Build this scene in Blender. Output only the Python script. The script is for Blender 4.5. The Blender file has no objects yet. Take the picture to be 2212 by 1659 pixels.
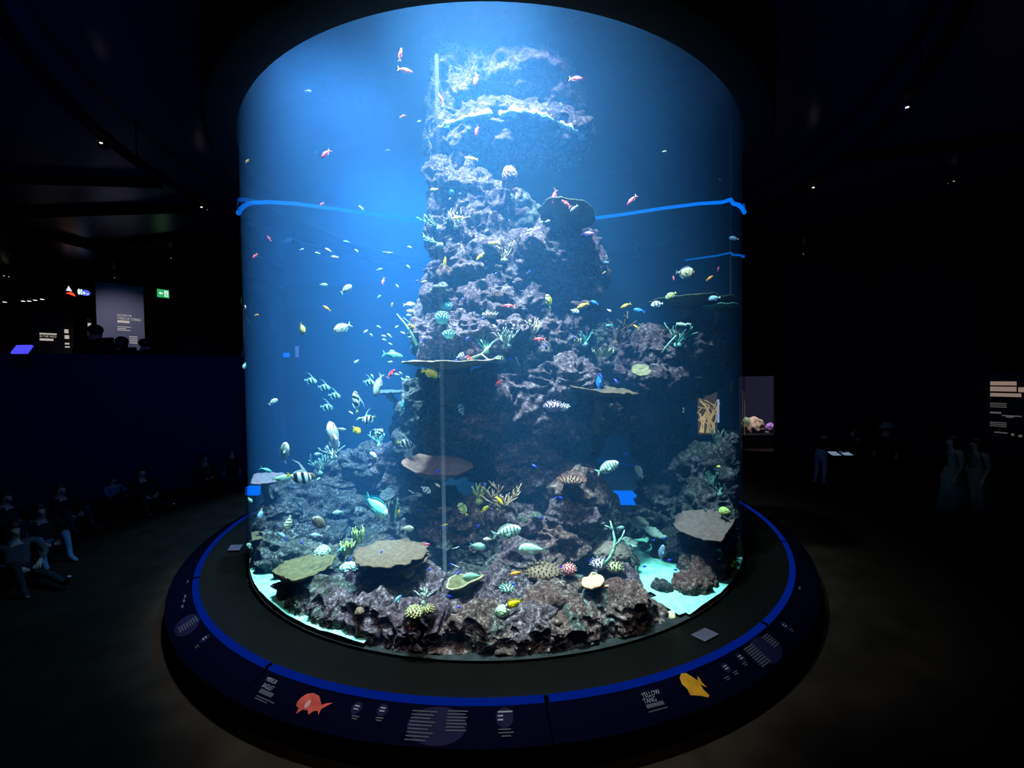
import bpy, bmesh, math, random
import numpy as np
from mathutils import Vector, Matrix, noise as mnoise
random.seed(7)
SC = bpy.context.scene
COL = SC.collection
R = math.radians

# ------------------------------------------------------------------ camera
FPX, PITCH, ROLL = 842.0, -0.0216, -0.0124
CAM = Vector((0.248, -7.47, 2.8))
def cam_dir(u, v):
    """pixel slopes (right, up) -> world direction"""
    c, s = math.cos(ROLL), math.sin(ROLL)
    x, zu = u * c - v * s, u * s + v * c
    c, s = math.cos(PITCH), math.sin(PITCH)
    return Vector((x, c - zu * s, s + zu * c))
def at(px, py, depth):
    """the place seen at (px, py), depth metres in front of the camera"""
    d = cam_dir((px - 1106) / FPX, (829.5 - py) / FPX)
    return CAM + d * (depth / d.y)
cam = bpy.data.cameras.new('camera')
cam.sensor_fit = 'HORIZONTAL'; cam.sensor_width = 36; cam.lens = 36 * FPX / 2212
cam.clip_start = 0.05; cam.clip_end = 200
camo = bpy.data.objects.new('camera', cam); COL.objects.link(camo)
fwd = cam_dir(0, 0); rgt = cam_dir(1, 0) - fwd; up = cam_dir(0, 1) - fwd
m = Matrix((rgt, up, -fwd)).transposed().to_4x4(); m.translation = CAM
camo.matrix_world = m
SC.camera = camo

# ------------------------------------------------------------------ render look, world, lights
vs = SC.view_settings
vs.view_transform = 'Standard'; vs.look = 'None'; vs.gamma = 1; vs.use_curve_mapping = False; vs.exposure = 0.0
cy = SC.cycles
cy.max_bounces = 5; cy.diffuse_bounces = 2; cy.glossy_bounces = 2; cy.transmission_bounces = 2
cy.volume_bounces = 0; cy.transparent_max_bounces = 16
cy.use_denoising = True; cy.caustics_reflective = False; cy.caustics_refractive = False
cy.sample_clamp_indirect = 3.0; cy.adaptive_threshold = 0.03; cy.use_light_tree = False
w = bpy.data.worlds.new('dark_hall'); SC.world = w; w.use_nodes = True
w.node_tree.nodes['Background'].inputs[0].default_value = (0.02, 0.03, 0.1, 1)
w.node_tree.nodes['Background'].inputs[1].default_value = 0.004

TANK_R, Z_FLOOR, Z_RIM, Z_WATER, Z_LID = 4.05, 0.25, 6.03, 6.95, 10.6
def spot(name, loc, tgt, power, angle, blend, color, size=0.25):
    l = bpy.data.lights.new(name, 'SPOT'); l.energy = power; l.spot_size = R(angle); l.spot_blend = blend
    l.color = color; l.shadow_soft_size = size
    o = bpy.data.objects.new(name, l); COL.objects.link(o); o.location = loc
    o.rotation_euler = (Vector(tgt) - Vector(loc)).to_track_quat('-Z', 'Y').to_euler()
    return o
# the lamps hanging in the hood over the water
LAMPS = [
 ((-2.3, -2.3, 10.2), (-2.0, -1.7, 0), 24000, 34, 1.0, (0.64, 0.78, 1.0)),
 ((-1.1, -3.7, 10.2), (-0.05, -1.5, 3.0), 14000, 60, 1.0, (0.80, 0.90, 1.0)),
 ((0.8, -3.7, 10.2), (0.35, -1.5, 3.1), 8500, 58, 1.0, (0.82, 0.92, 1.0)),
 ((-0.2, -3.2, 10.2), (-0.1, -3.1, 0), 14500, 34, 0.9, (0.92, 0.96, 1.0)),
 ((2.6, -2.2, 10.2), (2.4, -1.6, 0), 1600, 34, 1.0, (0.45, 0.74, 1.0)),
 ((-1.8, 1.4, 10.2), (-2.0, 1.0, 0), 14000, 64, 1.0, (0.18, 0.52, 1.0)),
 ((1.9, 1.6, 10.2), (2.0, 1.2, 0), 700, 52, 1.0, (0.20, 0.50, 1.0)),
]
for row in LAMPS: spot('tank_lamp_light', *row)

# ------------------------------------------------------------------ node and mesh helpers
MATS = {}
def new_mat(name):
    mt = bpy.data.materials.new(name); mt.use_nodes = True
    nt = mt.node_tree; nt.nodes.clear()
    out = nt.nodes.new('ShaderNodeOutputMaterial')
    MATS[name] = mt
    return mt, nt, out
def N(nt, kind, **kw):
    n = nt.nodes.new('ShaderNode' + kind)
    for k, v in kw.items():
        if k in n.inputs: n.inputs[k].default_value = v
        else: setattr(n, k, v)
    return n
def link(nt, a, b): nt.links.new(a, b)
def ramp(nt, stops, src):
    r = nt.nodes.new('ShaderNodeValToRGB')
    els = r.color_ramp.elements
    while len(els) < len(stops): els.new(0.5)
    for e, (p, c) in zip(els, stops): e.position = p; e.color = (*c, 1)
    link(nt, src, r.inputs[0]); return r
def plain(name, col, rough=0.6, spec=0.3, emit=None, estr=0, var=0.0, scale=8, bump=0.0, metal=0):
    mt, nt, out = new_mat(name)
    b = N(nt, 'BsdfPrincipled'); b.inputs['Base Color'].default_value = (*col, 1)
    b.inputs['Roughness'].default_value = rough; b.inputs['Specular IOR Level'].default_value = spec
    b.inputs['Metallic'].default_value = metal
    if emit: b.inputs['Emission Color'].default_value = (*emit, 1); b.inputs['Emission Strength'].default_value = estr
    if var or bump:
        tc = N(nt, 'TexCoord'); nz = N(nt, 'TexNoise'); nz.inputs['Scale'].default_value = scale; nz.inputs['Detail'].default_value = 4
        link(nt, tc.outputs['Object'], nz.inputs['Vector'])
        if var:
            lo = tuple(max(0, c * (1 - var)) for c in col); hi = tuple(min(1, c * (1 + var)) for c in col)
            rp = ramp(nt, [(0.3, lo), (0.7, hi)], nz.outputs['Fac']); link(nt, rp.outputs[0], b.inputs['Base Color'])
        if bump:
            bp = N(nt, 'Bump'); bp.inputs['Strength'].default_value = 0.8; bp.inputs['Distance'].default_value = bump
            link(nt, nz.outputs['Fac'], bp.inputs['Height']); link(nt, bp.outputs[0], b.inputs['Normal'])
    link(nt, b.outputs[0], out.inputs['Surface']); return mt
def glow(name, col, s):
    mt, nt, out = new_mat(name)
    e = N(nt, 'Emission'); e.inputs[0].default_value = (*col, 1); e.inputs[1].default_value = s
    link(nt, e.outputs[0], out.inputs['Surface']); mt.cycles.emission_sampling = 'NONE'; return mt

def mesh_obj(name, verts, faces, mat, parent=None, loc=(0, 0, 0), smooth=True, mats=None, fmat=None):
    me = bpy.data.meshes.new(name)
    me.from_pydata([tuple(v) for v in verts], [], [tuple(f) for f in faces])
    if mats:
        for x in mats: me.materials.append(x)
        if fmat is not None: me.polygons.foreach_set('material_index', fmat)
    elif mat: me.materials.append(mat)
    if smooth: me.polygons.foreach_set('use_smooth', [True] * len(me.polygons))
    me.update()
    o = bpy.data.objects.new(name, me); COL.objects.link(o); o.location = loc
    if parent: o.parent = parent
    return o
def tag(o, label=None, cat=None, group=None, kind=None):
    if label: o['label'] = label
    if cat: o['category'] = cat
    if group: o['group'] = group
    if kind: o['kind'] = kind
    return o
def empty(name, loc, label, cat, group=None, kind=None):
    o = bpy.data.objects.new(name, None); COL.objects.link(o); o.location = loc
    o.empty_display_size = 0.1
    return tag(o, label, cat, group, kind)
class MB:
    """collects simple shapes into one mesh"""
    def __init__(s): s.v = []; s.f = []
    def add(s, v, f):
        n = len(s.v); s.v += [tuple(x) for x in v]; s.f += [tuple(i + n for i in q) for q in f]; return s
    def box(s, c, d, rot=None):
        hx, hy, hz = d[0] / 2, d[1] / 2, d[2] / 2
        v = [Vector((x, y, z)) for x in (-hx, hx) for y in (-hy, hy) for z in (-hz, hz)]
        if rot is not None: v = [rot @ p for p in v]
        c = Vector(c)
        return s.add([p + c for p in v], [(0, 1, 3, 2), (4, 6, 7, 5), (0, 4, 5, 1), (2, 3, 7, 6), (0, 2, 6, 4), (1, 5, 7, 3)])
    def tube(s, pts, rad, seg=8, caps=True):
        pts = [Vector(p) for p in pts]; rad = rad if hasattr(rad, '__len__') else [rad] * len(pts)
        v = []; n = len(pts); prev = None
        for i, p in enumerate(pts):
            t = (pts[min(i + 1, n - 1)] - pts[max(i - 1, 0)]).normalized()
            if prev is None: a = t.orthogonal().normalized()
            else:
                a = prev - t * prev.dot(t)
                a = a.normalized() if a.length > 1e-6 else t.orthogonal().normalized()
            prev = a; b = t.cross(a)
            v += [p + (a * math.cos(k * 2 * math.pi / seg) + b * math.sin(k * 2 * math.pi / seg)) * rad[i] for k in range(seg)]
        f = [(i * seg + k, i * seg + (k + 1) % seg, (i + 1) * seg + (k + 1) % seg, (i + 1) * seg + k) for i in range(n - 1) for k in range(seg)]
        if caps: f += [tuple(range(seg))[::-1], tuple((n - 1) * seg + k for k in range(seg))]
        return s.add(v, f)
    def lathe(s, prof, seg=96, a0=0.0, a1=2 * math.pi, c=(0, 0)):
        full = abs(a1 - a0 - 2 * math.pi) < 1e-6; n = seg if full else seg + 1
        v = [(c[0] + r * math.cos(a0 + (a1 - a0) * k / seg), c[1] + r * math.sin(a0 + (a1 - a0) * k / seg), z) for r, z in prof for k in range(n)]
        f = []
        for i in range(len(prof) - 1):
            for k in range(seg):
                k2 = (k + 1) % n
                f.append((i * n + k, i * n + k2, (i + 1) * n + k2, (i + 1) * n + k))
        return s.add(v, f)
    def build(s, name, mat, parent=None, smooth=False, loc=(0, 0, 0)):
        return mesh_obj(name, s.v, s.f, mat, parent, loc, smooth)

# numpy gradient-free value noise, smooth, in about [-1, 1]
_rs = np.random.RandomState(11); _T = _rs.rand(4096) * 2 - 1
def vnoise(p):
    i = np.floor(p).astype(np.int64); f = p - i; f = f * f * f * (f * (f * 6 - 15) + 10)
    def h(a, b, c): return _T[((a * 73856093) ^ (b * 19349663) ^ (c * 83492791)) & 4095]
    x, y, z = i[:, 0], i[:, 1], i[:, 2]; fx, fy, fz = f[:, 0], f[:, 1], f[:, 2]
    def lx(yy, zz): return h(x, yy, zz) * (1 - fx) + h(x + 1, yy, zz) * fx
    a = lx(y, z) * (1 - fy) + lx(y + 1, z) * fy; b = lx(y, z + 1) * (1 - fy) + lx(y + 1, z + 1) * fy
    return a * (1 - fz) + b * fz
ICO = {}
def ico(n):
    if n not in ICO:
        bm = bmesh.new(); bmesh.ops.create_icosphere(bm, subdivisions=n, radius=1)
        ICO[n] = (np.array([v.co[:] for v in bm.verts]), np.array([[v.index for v in f.verts] for f in bm.faces], dtype=np.int32)); bm.free()
    return ICO[n]
def fast_mesh(name, V, F, mat):
    me = bpy.data.meshes.new(name)
    me.vertices.add(len(V)); me.vertices.foreach_set('co', np.asarray(V, dtype=np.float32).ravel())
    nf, k = F.shape
    me.loops.add(nf * k); me.loops.foreach_set('vertex_index', F.ravel().astype(np.int32))
    me.polygons.add(nf); me.polygons.foreach_set('loop_start', np.arange(0, nf * k, k, dtype=np.int32))
    me.polygons.foreach_set('use_smooth', np.ones(nf, dtype=bool))
    me.update(calc_edges=True); me.materials.append(mat); return me
_seed = [0]
def boulder(parent, centre, rad, mat, sub=6, rough=1.0, rot=0.0, name='boulder', rel=True):
    """one lumpy encrusted rock; rad = half sizes in metres along x, y, z"""
    V, F = ico(sub); _seed[0] += 1
    off = np.array([_seed[0] * 7.31, _seed[0] * 3.77, _seed[0] * 5.13])
    rad = np.array(rad, dtype=float); rm = rad.mean()
    P = V * rad
    big = vnoise(V * 1.7 + off) * 0.22 + vnoise(V * 3.3 + off) * 0.12
    W = P + off
    warp = np.stack([vnoise(W * 3 + 9), vnoise(W * 3 + 31), vnoise(W * 3 + 57)], 1) * 0.12
    W = W + warp
    rid = 1 - np.abs(vnoise(W * 4.2)) * 2
    rid2 = 1 - np.abs(vnoise(W * 9.0)) * 2
    fine = vnoise(W * 19.0)
    pits = np.clip(vnoise(W * 6.0 + 77) - 0.35, 0, 1)
    d = (0.055 * rid + 0.042 * rid2 + 0.030 * fine - 0.16 * pits) * rough * min(1.0, rm / 0.35)
    P = P * (1 + big)[:, None] + V * d[:, None]
    if rot:
        c, s = math.cos(rot), math.sin(rot); P = np.stack([P[:, 0] * c - P[:, 1] * s, P[:, 0] * s + P[:, 1] * c, P[:, 2]], 1)
    # keep the rock inside the acrylic wall and out of the plinth
    Wd = P + np.array(centre[:]); rr = np.hypot(Wd[:, 0], Wd[:, 1]); k = np.minimum(1, (TANK_R - .05 - .16 * np.abs(vnoise(Wd * 6.0)) - .05 * np.abs(vnoise(Wd * 15.0))) / np.maximum(rr, 1e-6))
    Wd[:, 0] *= k; Wd[:, 1] *= k; Wd[:, 2] = np.maximum(Wd[:, 2], Z_FLOOR - .03); P = Wd - np.array(centre[:])
    o = bpy.data.objects.new(name, fast_mesh(name, P, F, mat)); COL.objects.link(o)
    if parent:
        o.parent = parent; o.location = Vector(centre) - parent.location
    else: o.location = centre
    return o

# ------------------------------------------------------------------ materials: rock, sand, water, glass
def rock_mat(name, dark, mid, pale, tint, tint_amt=0.5):
    mt, nt, out = new_mat(name)
    geo = N(nt, 'NewGeometry'); b = N(nt, 'BsdfPrincipled'); b.inputs['Roughness'].default_value = 0.85; b.inputs['Specular IOR Level'].default_value = 0.15
    n1 = N(nt, 'TexNoise'); n1.inputs['Scale'].default_value = 2.2; n1.inputs['Detail'].default_value = 3
    n2 = N(nt, 'TexNoise'); n2.inputs['Scale'].default_value = 22; n2.inputs['Detail'].default_value = 6; n2.inputs['Roughness'].default_value = 0.75
    n3 = N(nt, 'TexVoronoi'); n3.inputs['Scale'].default_value = 34
    for n in (n1, n2, n3): link(nt, geo.outputs['Position'], n.inputs['Vector'])
    r2 = ramp(nt, [(0.40, dark), (0.52, mid), (0.61, pale), (0.70, tuple(min(1, c * 2.0) for c in pale))], n2.outputs['Fac'])
    r1 = ramp(nt, [(0.45, (0, 0, 0)), (0.62, (1, 1, 1))], n1.outputs['Fac'])
    mul = N(nt, 'Math', operation='MULTIPLY'); mul.inputs[1].default_value = tint_amt; link(nt, r1.outputs[0], mul.inputs[0])
    mx = N(nt, 'MixRGB'); mx.blend_type = 'MIX'; mx.inputs[2].default_value = (*tint, 1)
    link(nt, mul.outputs[0], mx.inputs[0]); link(nt, r2.outputs[0], mx.inputs[1]); link(nt, mx.outputs[0], b.inputs['Base Color'])
    ad = N(nt, 'Math', operation='ADD'); link(nt, n2.outputs['Fac'], ad.inputs[0])
    m3 = N(nt, 'Math', operation='MULTIPLY'); m3.inputs[1].default_value = 0.35; link(nt, n3.outputs['Distance'], m3.inputs[0]); link(nt, m3.outputs[0], ad.inputs[1])
    bp = N(nt, 'Bump'); bp.inputs['Strength'].default_value = 1.0; bp.inputs['Distance'].default_value = 0.06
    link(nt, ad.outputs[0], bp.inputs['Height']); link(nt, bp.outputs[0], b.inputs['Normal'])
    link(nt, b.outputs[0], out.inputs['Surface']); return mt
ROCK_M = rock_mat('rock_mauve', (0.022, 0.014, 0.018), (0.105, 0.068, 0.08), (0.30, 0.235, 0.25), (0.075, 0.035, 0.048))
ROCK_B = rock_mat('rock_brown', (0.024, 0.015, 0.013), (0.115, 0.068, 0.058), (0.30, 0.225, 0.20), (0.12, 0.045, 0.04))
ROCK_G = rock_mat('rock_grey_green', (0.018, 0.02, 0.019), (0.075, 0.08, 0.07), (0.26, 0.28, 0.26), (0.06, 0.065, 0.04))
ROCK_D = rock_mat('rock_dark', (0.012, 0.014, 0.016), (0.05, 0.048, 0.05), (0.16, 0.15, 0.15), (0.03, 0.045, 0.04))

mt, nt, out = new_mat('water_haze')
WABS = N(nt, 'VolumeAbsorption'); WABS.inputs['Color'].default_value = (0.26, 0.80, 0.92, 1); WABS.inputs['Density'].default_value = 0.13
WSC = N(nt, 'VolumeScatter'); WSC.inputs['Color'].default_value = (0.10, 0.42, 1.0, 1); WSC.inputs['Density'].default_value = 0.041; WSC.inputs['Anisotropy'].default_value = 0.2
ads = N(nt, 'AddShader'); link(nt, WABS.outputs[0], ads.inputs[0]); link(nt, WSC.outputs[0], ads.inputs[1]); link(nt, ads.outputs[0], out.inputs['Volume'])
WATER = mt
mt, nt, out = new_mat('water_surface')
fr = N(nt, 'Fresnel'); fr.inputs['IOR'].default_value = 1.33
tr = N(nt, 'BsdfTransparent'); gl = N(nt, 'BsdfGlossy'); gl.inputs['Roughness'].default_value = 0.02; gl.inputs['Color'].default_value = (0.8, 0.9, 1, 1)
geo = N(nt, 'NewGeometry'); nz = N(nt, 'TexNoise'); nz.inputs['Scale'].default_value = 3.5; nz.inputs['Detail'].default_value = 2
link(nt, geo.outputs['Position'], nz.inputs['Vector'])
bp = N(nt, 'Bump'); bp.inputs['Strength'].default_value = 0.5; bp.inputs['Distance'].default_value = 0.12; link(nt, nz.outputs['Fac'], bp.inputs['Height'])
link(nt, bp.outputs[0], gl.inputs['Normal'])
mx = N(nt, 'MixShader'); link(nt, fr.outputs[0], mx.inputs[0]); link(nt, tr.outputs[0], mx.inputs[1]); link(nt, gl.outputs[0], mx.inputs[2]); link(nt, mx.outputs[0], out.inputs['Surface'])
WSURF = mt
mt, nt, out = new_mat('acrylic')
tr = N(nt, 'BsdfTransparent'); tr.inputs[0].default_value = (0.97, 0.985, 1, 1); gl = N(nt, 'BsdfGlossy'); gl.inputs['Roughness'].default_value = 0.03
lw = N(nt, 'LayerWeight'); lw.inputs['Blend'].default_value = 0.12
ml = N(nt, 'Math', operation='MULTIPLY'); ml.inputs[1].default_value = 0.35; link(nt, lw.outputs['Fresnel'], ml.inputs[0])
mx = N(nt, 'MixShader'); link(nt, ml.outputs[0], mx.inputs[0]); link(nt, tr.outputs[0], mx.inputs[1]); link(nt, gl.outputs[0], mx.inputs[2]); link(nt, mx.outputs[0], out.inputs['Surface'])
ACRYLIC = mt
SAND = plain('light_tinted_sand', (0.20, 0.60, 0.46), 0.9, 0.1, var=0.25, scale=14, bump=0.05)  # pale sand; the cyan tint of its light is put into the colour
BLACK = plain('matt_black', (0.006, 0.006, 0.007), 0.6, 0.2)

# ------------------------------------------------------------------ the tank
tank = empty('aquarium_tank', (0, 0, Z_FLOOR), 'huge clear cylindrical aquarium tank under a black hood, filled with blue water', 'aquarium')
MB().lathe([(TANK_R, Z_FLOOR - .25), (TANK_R, Z_RIM + .15 - .25)], 160).build('acrylic_wall', ACRYLIC, tank, True)
h = MB().lathe([(TANK_R - .012, Z_RIM), (TANK_R + .30, Z_RIM + .0), (TANK_R + .34, Z_RIM + .05), (TANK_R + .34, Z_LID + .1), (0.001, Z_LID + .1), (0.001, Z_LID), (TANK_R - .012, Z_LID), (TANK_R - .012, Z_RIM)], 160)
h.v = [(x, y, z - Z_FLOOR) for x, y, z in h.v]
tag(h.build('hood', BLACK, tank, True), 'black hood ring over the top of the tank')
wt = MB().lathe([(0.0005, Z_FLOOR + .005), (TANK_R - .03, Z_FLOOR + .005), (TANK_R - .03, Z_WATER), (0.0005, Z_WATER)], 128).build('water', WATER)
tag(wt, 'clear blue water filling the cylindrical tank', 'water', kind='stuff')
ws = MB().lathe([(0.001, Z_WATER + .004), (TANK_R - .03, Z_WATER + .004)], 128).build('water_surface', WSURF, wt)
MB().lathe([(0.001, Z_FLOOR - .004 - Z_FLOOR), (TANK_R - .02, -.004)], 128).build('tank_floor', plain('dark_tank_floor', (0.010, 0.011, 0.011), .9, .1, var=.5, scale=6, bump=.05), tank)
# sand lies only in the front part of the tank, heaped a little, dug away round the rocks
_v, _f = [], []
_n, _m = 90, 40
for j in range(_m + 1):
    for i in range(_n + 1):
        an = R(200 + 140 * i / _n); r_ = 2.2 + (TANK_R - .03 - 2.2) * j / _m
        x, y = r_ * math.cos(an), r_ * math.sin(an)
        _v.append((x, y, Z_FLOOR + .012 + .03 * (1 + mnoise.noise(Vector((x * 1.7, y * 1.7, 3)))) + .012 * mnoise.noise(Vector((x * 7, y * 7, 1)))))
def _bare(i, j):
    an = math.degrees(R(200 + 140 * (i + .5) / _n)); r_ = 2.2 + (TANK_R - .03 - 2.2) * (j + .5) / _m
    wob = 5 * mnoise.noise(Vector((r_ * 2.3, an * .09, 2)))
    if an + wob < 231 or an + wob > 300: return False
    return not (r_ > 3.66 + .04 * wob and an < 254 + wob)
for j in range(_m):
    for i in range(_n):
        if not _bare(i, j): _f.append((j * (_n + 1) + i, j * (_n + 1) + i + 1, (j + 1) * (_n + 1) + i + 1, (j + 1) * (_n + 1) + i))
sand = mesh_obj('sand', _v, _f, SAND)
tag(sand, 'pale aqua sand covering the front of the tank floor', 'sand', kind='stuff')
# ------------------------------------------------------------------ the hall round the tank
def at_z(x, y, z):
    d = cam_dir((x - 1106) / FPX, (829.5 - y) / FPX)
    return CAM + d * ((z - CAM.z) / d.z)
def struct(o, name=None): o['kind'] = 'structure'; return o
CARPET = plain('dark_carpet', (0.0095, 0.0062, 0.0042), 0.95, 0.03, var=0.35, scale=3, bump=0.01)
NAVY = plain('navy_wall', (0.005, 0.005, 0.045), 0.8, 0.1)
DARKW = plain('dark_wall', (0.008, 0.009, 0.018), 0.8, 0.1)
CEIL = plain('dark_ceiling', (0.008, 0.008, 0.03), 0.28, 0.5)
BEAM = plain('black_steel', (0.003, 0.003, 0.003), 0.8, 0.05)
BLUE_LED = glow('blue_led', (0.0, 0.012, 0.20), 0.8)
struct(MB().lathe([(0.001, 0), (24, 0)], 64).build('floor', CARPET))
Z_CEIL = 6.9
struct(MB().lathe([(TANK_R + .36, Z_CEIL), (26, Z_CEIL), (26, Z_CEIL + .1), (TANK_R + .36, Z_CEIL + .1)], 96).build('ceiling', CEIL))
# straight black beams under the ceiling
ceil_o = bpy.data.objects['ceiling']
for (xa, ya, xb, yb, w_) in ((-150, 372, 345, 388, .16), (-150, 462, 440, 443, .16), (0, 478, 330, 563, .16), (195, 527, 470, 500, .16), (1700, 560, 2300, 470, .16), (1850, 330, 2350, 270, .16)):
    a, b = at_z(xa, ya, Z_CEIL), at_z(xb, yb, Z_CEIL); v = b - a
    o = MB().box((0, 0, -.07), (v.length, w_, .14)).build('beam', BEAM, ceil_o)
    o.location = (a + b) / 2; o.rotation_euler = (0, 0, math.atan2(v.y, v.x))
# the low navy wall on the left, people sit against it; a raised gallery behind it
def wall_run(name, pts, z0, z1, th, mat):
    mb = MB()
    for a, b in zip(pts, pts[1:]):
        a, b = Vector(a), Vector(b); v = b - a; ang = math.atan2(v.y, v.x)
        rot = Matrix.Rotation(ang, 3, 'Z'); mb.box(((a.x + b.x) / 2, (a.y + b.y) / 2, (z0 + z1) / 2), (v.length + .05, th, z1 - z0), rot)
    return struct(mb.build(name, mat))
def gp(x, d):
    p = at(x, 1000, d); return (p.x, p.y, 0)
low = [gp(-420, 6.2), gp(-60, 8.0), gp(250, 9.3), gp(560, 11.2), gp(800, 12.4)]
wall_run('wall_left', low, 0, 3.42, .2, NAVY)
# raised gallery floor behind the low wall
gal = [gp(-420, 6.5), gp(-60, 8.3), gp(250, 9.6), gp(560, 11.5), gp(800, 12.8), gp(800, 19), gp(-700, 17)]
mesh_obj('floor_gallery', [(x, y, 2.15) for x, y, _ in gal] + [(x, y, 2.0) for x, y, _ in gal], [tuple(range(7)), tuple(range(13, 6, -1))] + [(i, (i + 1) % 7, 7 + (i + 1) % 7, 7 + i) for i in range(7)], DARKW, smooth=False)['kind'] = 'structure'
wall_run('wall_back', [gp(-700, 15.5), gp(120, 16.5), gp(360, 17.0), gp(1250, 18.5), gp(1605, 17.5)], 0, Z_CEIL, .2, DARKW)
# right-hand wall with an opening towards a lit coral display
wall_run('wall_right', [gp(1675, 13.6), gp(1900, 12.6), gp(2128, 11.2), gp(2600, 10.4)], 0, Z_CEIL, .25, DARKW)
o = MB()
a, b = at(1606, 813, 13.7), at(1680, 813, 13.7)
o.box(((a.x + b.x) / 2, a.y, (a.z + Z_CEIL) / 2), (b.x - a.x + .3, .25, Z_CEIL - a.z))
struct(o.build('trim_1', BLACK))

# ------------------------------------------------------------------ the plinth round the tank
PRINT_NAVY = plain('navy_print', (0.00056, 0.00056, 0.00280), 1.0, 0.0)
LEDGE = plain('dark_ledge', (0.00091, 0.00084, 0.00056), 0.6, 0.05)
plinth = empty('tank_plinth', (0, 0, 0), 'black ring plinth round the tank with a blue light line and printed fish panels', 'plinth')
RB, ZB = 4.60, 0.34
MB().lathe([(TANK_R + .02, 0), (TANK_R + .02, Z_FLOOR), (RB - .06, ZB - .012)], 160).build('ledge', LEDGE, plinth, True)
led = MB()
for k in range(12):
    a0 = R(30 * k + 6) + .004; a1 = R(30 * k + 36) - .004
    tag(MB().lathe([(RB - .06, ZB - .012), (RB - .055, ZB + .004), (RB, ZB + .004), (RB + .004, ZB - .012)], 16, a0, a1).build('light_strip', BLUE_LED, plinth, True), 'blue light strip' if k == 0 else None)
for k in range(12):
    a0 = R(30 * k + 6); a1 = R(30 * k + 36) - .002
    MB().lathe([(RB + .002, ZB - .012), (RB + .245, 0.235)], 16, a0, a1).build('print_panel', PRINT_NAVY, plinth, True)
MB().lathe([(RB + .245, .235), (RB + .21, .2), (RB + .205, 0), (TANK_R + .02, 0)], 160).build('kick_board', BLACK, plinth, True)
# printing on the sloped panels: a local frame on the slope at azimuth a, r along the slope (0 = top, 1 = bottom)
def slope_frame(az, t, lift=.004):
    dr, dz = .243, .235 - (ZB - .012)
    rr, z = RB + .002 + dr * t, ZB - .012 + dz * t
    e_r = Vector((math.cos(az), math.sin(az), 0)); right = Vector((-math.sin(az), math.cos(az), 0))
    down = (e_r * dr + Vector((0, 0, dz))).normalized(); nrm = right.cross(-down).normalized()
    M = Matrix((right, -down, nrm)).transposed().to_4x4(); M.translation = e_r * rr + Vector((0, 0, z)) + nrm * lift
    return M
def az_of(x, y):
    """azimuth and slope position of the print panel seen at a pixel"""
    d = cam_dir((x - 1106) / FPX, (829.5 - y) / FPX); best = None
    for t in np.linspace(0, 1, 41):
        z = ZB - .012 + (.235 - (ZB - .012)) * t
        p = CAM + d * ((z - CAM.z) / d.z); e = abs(math.hypot(p.x, p.y) - (RB + .002 + .243 * t))
        if best is None or e < best[0]: best = (e, math.atan2(p.y, p.x), t)
    return best[1], best[2]
PW = plain('white_print', (0.08400, 0.08050, 0.08400), 1.0, 0.0)
PG = plain('grey_print', (0.02450, 0.02310, 0.02800), 1.0, 0.0)
PD = plain('violet_disc_print', (0.00420, 0.00350, 0.01120), 1.0, 0.0)
P_RED = plain('red_fish_print', (0.15600, 0.02275, 0.01690), 1.0, 0.0, var=.3, scale=12)
P_PINK = plain('pink_patch_print', (0.18200, 0.08450, 0.07800), 1.0, 0.0)
P_YEL = plain('yellow_fish_print', (0.16900, 0.07475, 0.00520), 1.0, 0.0, var=.3, scale=9)
def text_mesh(txt, size, cond=1.0):
    cu = bpy.data.curves.new('lettering', 'FONT'); cu.body = txt; cu.size = size; cu.resolution_u = 2; cu.space_line = .86
    o = bpy.data.objects.new('lettering', cu); COL.objects.link(o)
    dg = bpy.context.evaluated_depsgraph_get(); me = bpy.data.meshes.new_from_object(o.evaluated_get(dg))
    bpy.data.objects.remove(o); bpy.data.curves.remove(cu)
    for v in me.vertices: v.co.x *= cond
    return me
def put(me, M, mat, parent, name='lettering', label=None):
    me.materials.clear(); me.materials.append(mat)
    o = bpy.data.objects.new(name, me); COL.objects.link(o); o.parent = parent
    o.matrix_local = parent.matrix_world.inverted() @ M if parent.type != 'EMPTY' or parent.location.length else M
    if label: o['label'] = label
    if name == 'small_print': o['kind'] = 'stuff'
    return o
def flat(pts, name='print'):
    me = bpy.data.meshes.new(name); me.from_pydata([(x, y, 0) for x, y in pts], [], [tuple(range(len(pts)))]); me.update(); return me
def disc(r, n=32, sx=1, sy=1): return flat([(r * sx * math.cos(k * 2 * math.pi / n), r * sy * math.sin(k * 2 * math.pi / n)) for k in range(n)])
def bars(rows):
    mb = MB()
    for x, y, w_, h_ in rows: mb.add([(x, y, 0), (x + w_, y, 0), (x + w_, y + h_, 0), (x, y + h_, 0)], [(0, 1, 2, 3)])
    me = bpy.data.meshes.new('print'); me.from_pydata(mb.v, [], mb.f); me.update(); return me
def on_slope(x, y, me, mat, name, label=None, lift=.004, turn=0, parent=plinth):
    a, t = az_of(x, y); M = slope_frame(a, t, lift) @ Matrix.Rotation(turn, 4, 'Z'); return put(me, M, mat, parent, name, label)
on_slope(573, 1470, text_mesh('MIRROR', .046, .72), PW, 'lettering', 'white heading MIRROR')
on_slope(566, 1483, text_mesh('BASSLET', .046, .72), PW, 'lettering', 'white heading BASSLET')
on_slope(559, 1495, bars([(0, 0, .15, .030)]), PG, 'small_print'); on_slope(553, 1505, bars([(0, 0, .20, .008), (0, -.016, .14, .008)]), PG, 'small_print')
on_slope(1388, 1508, text_mesh('YELLOW', .05, .8), PW, 'lettering', 'white heading YELLOW')
on_slope(1392, 1521, text_mesh('TANG', .05, .8), PW, 'lettering', 'white heading TANG')
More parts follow.
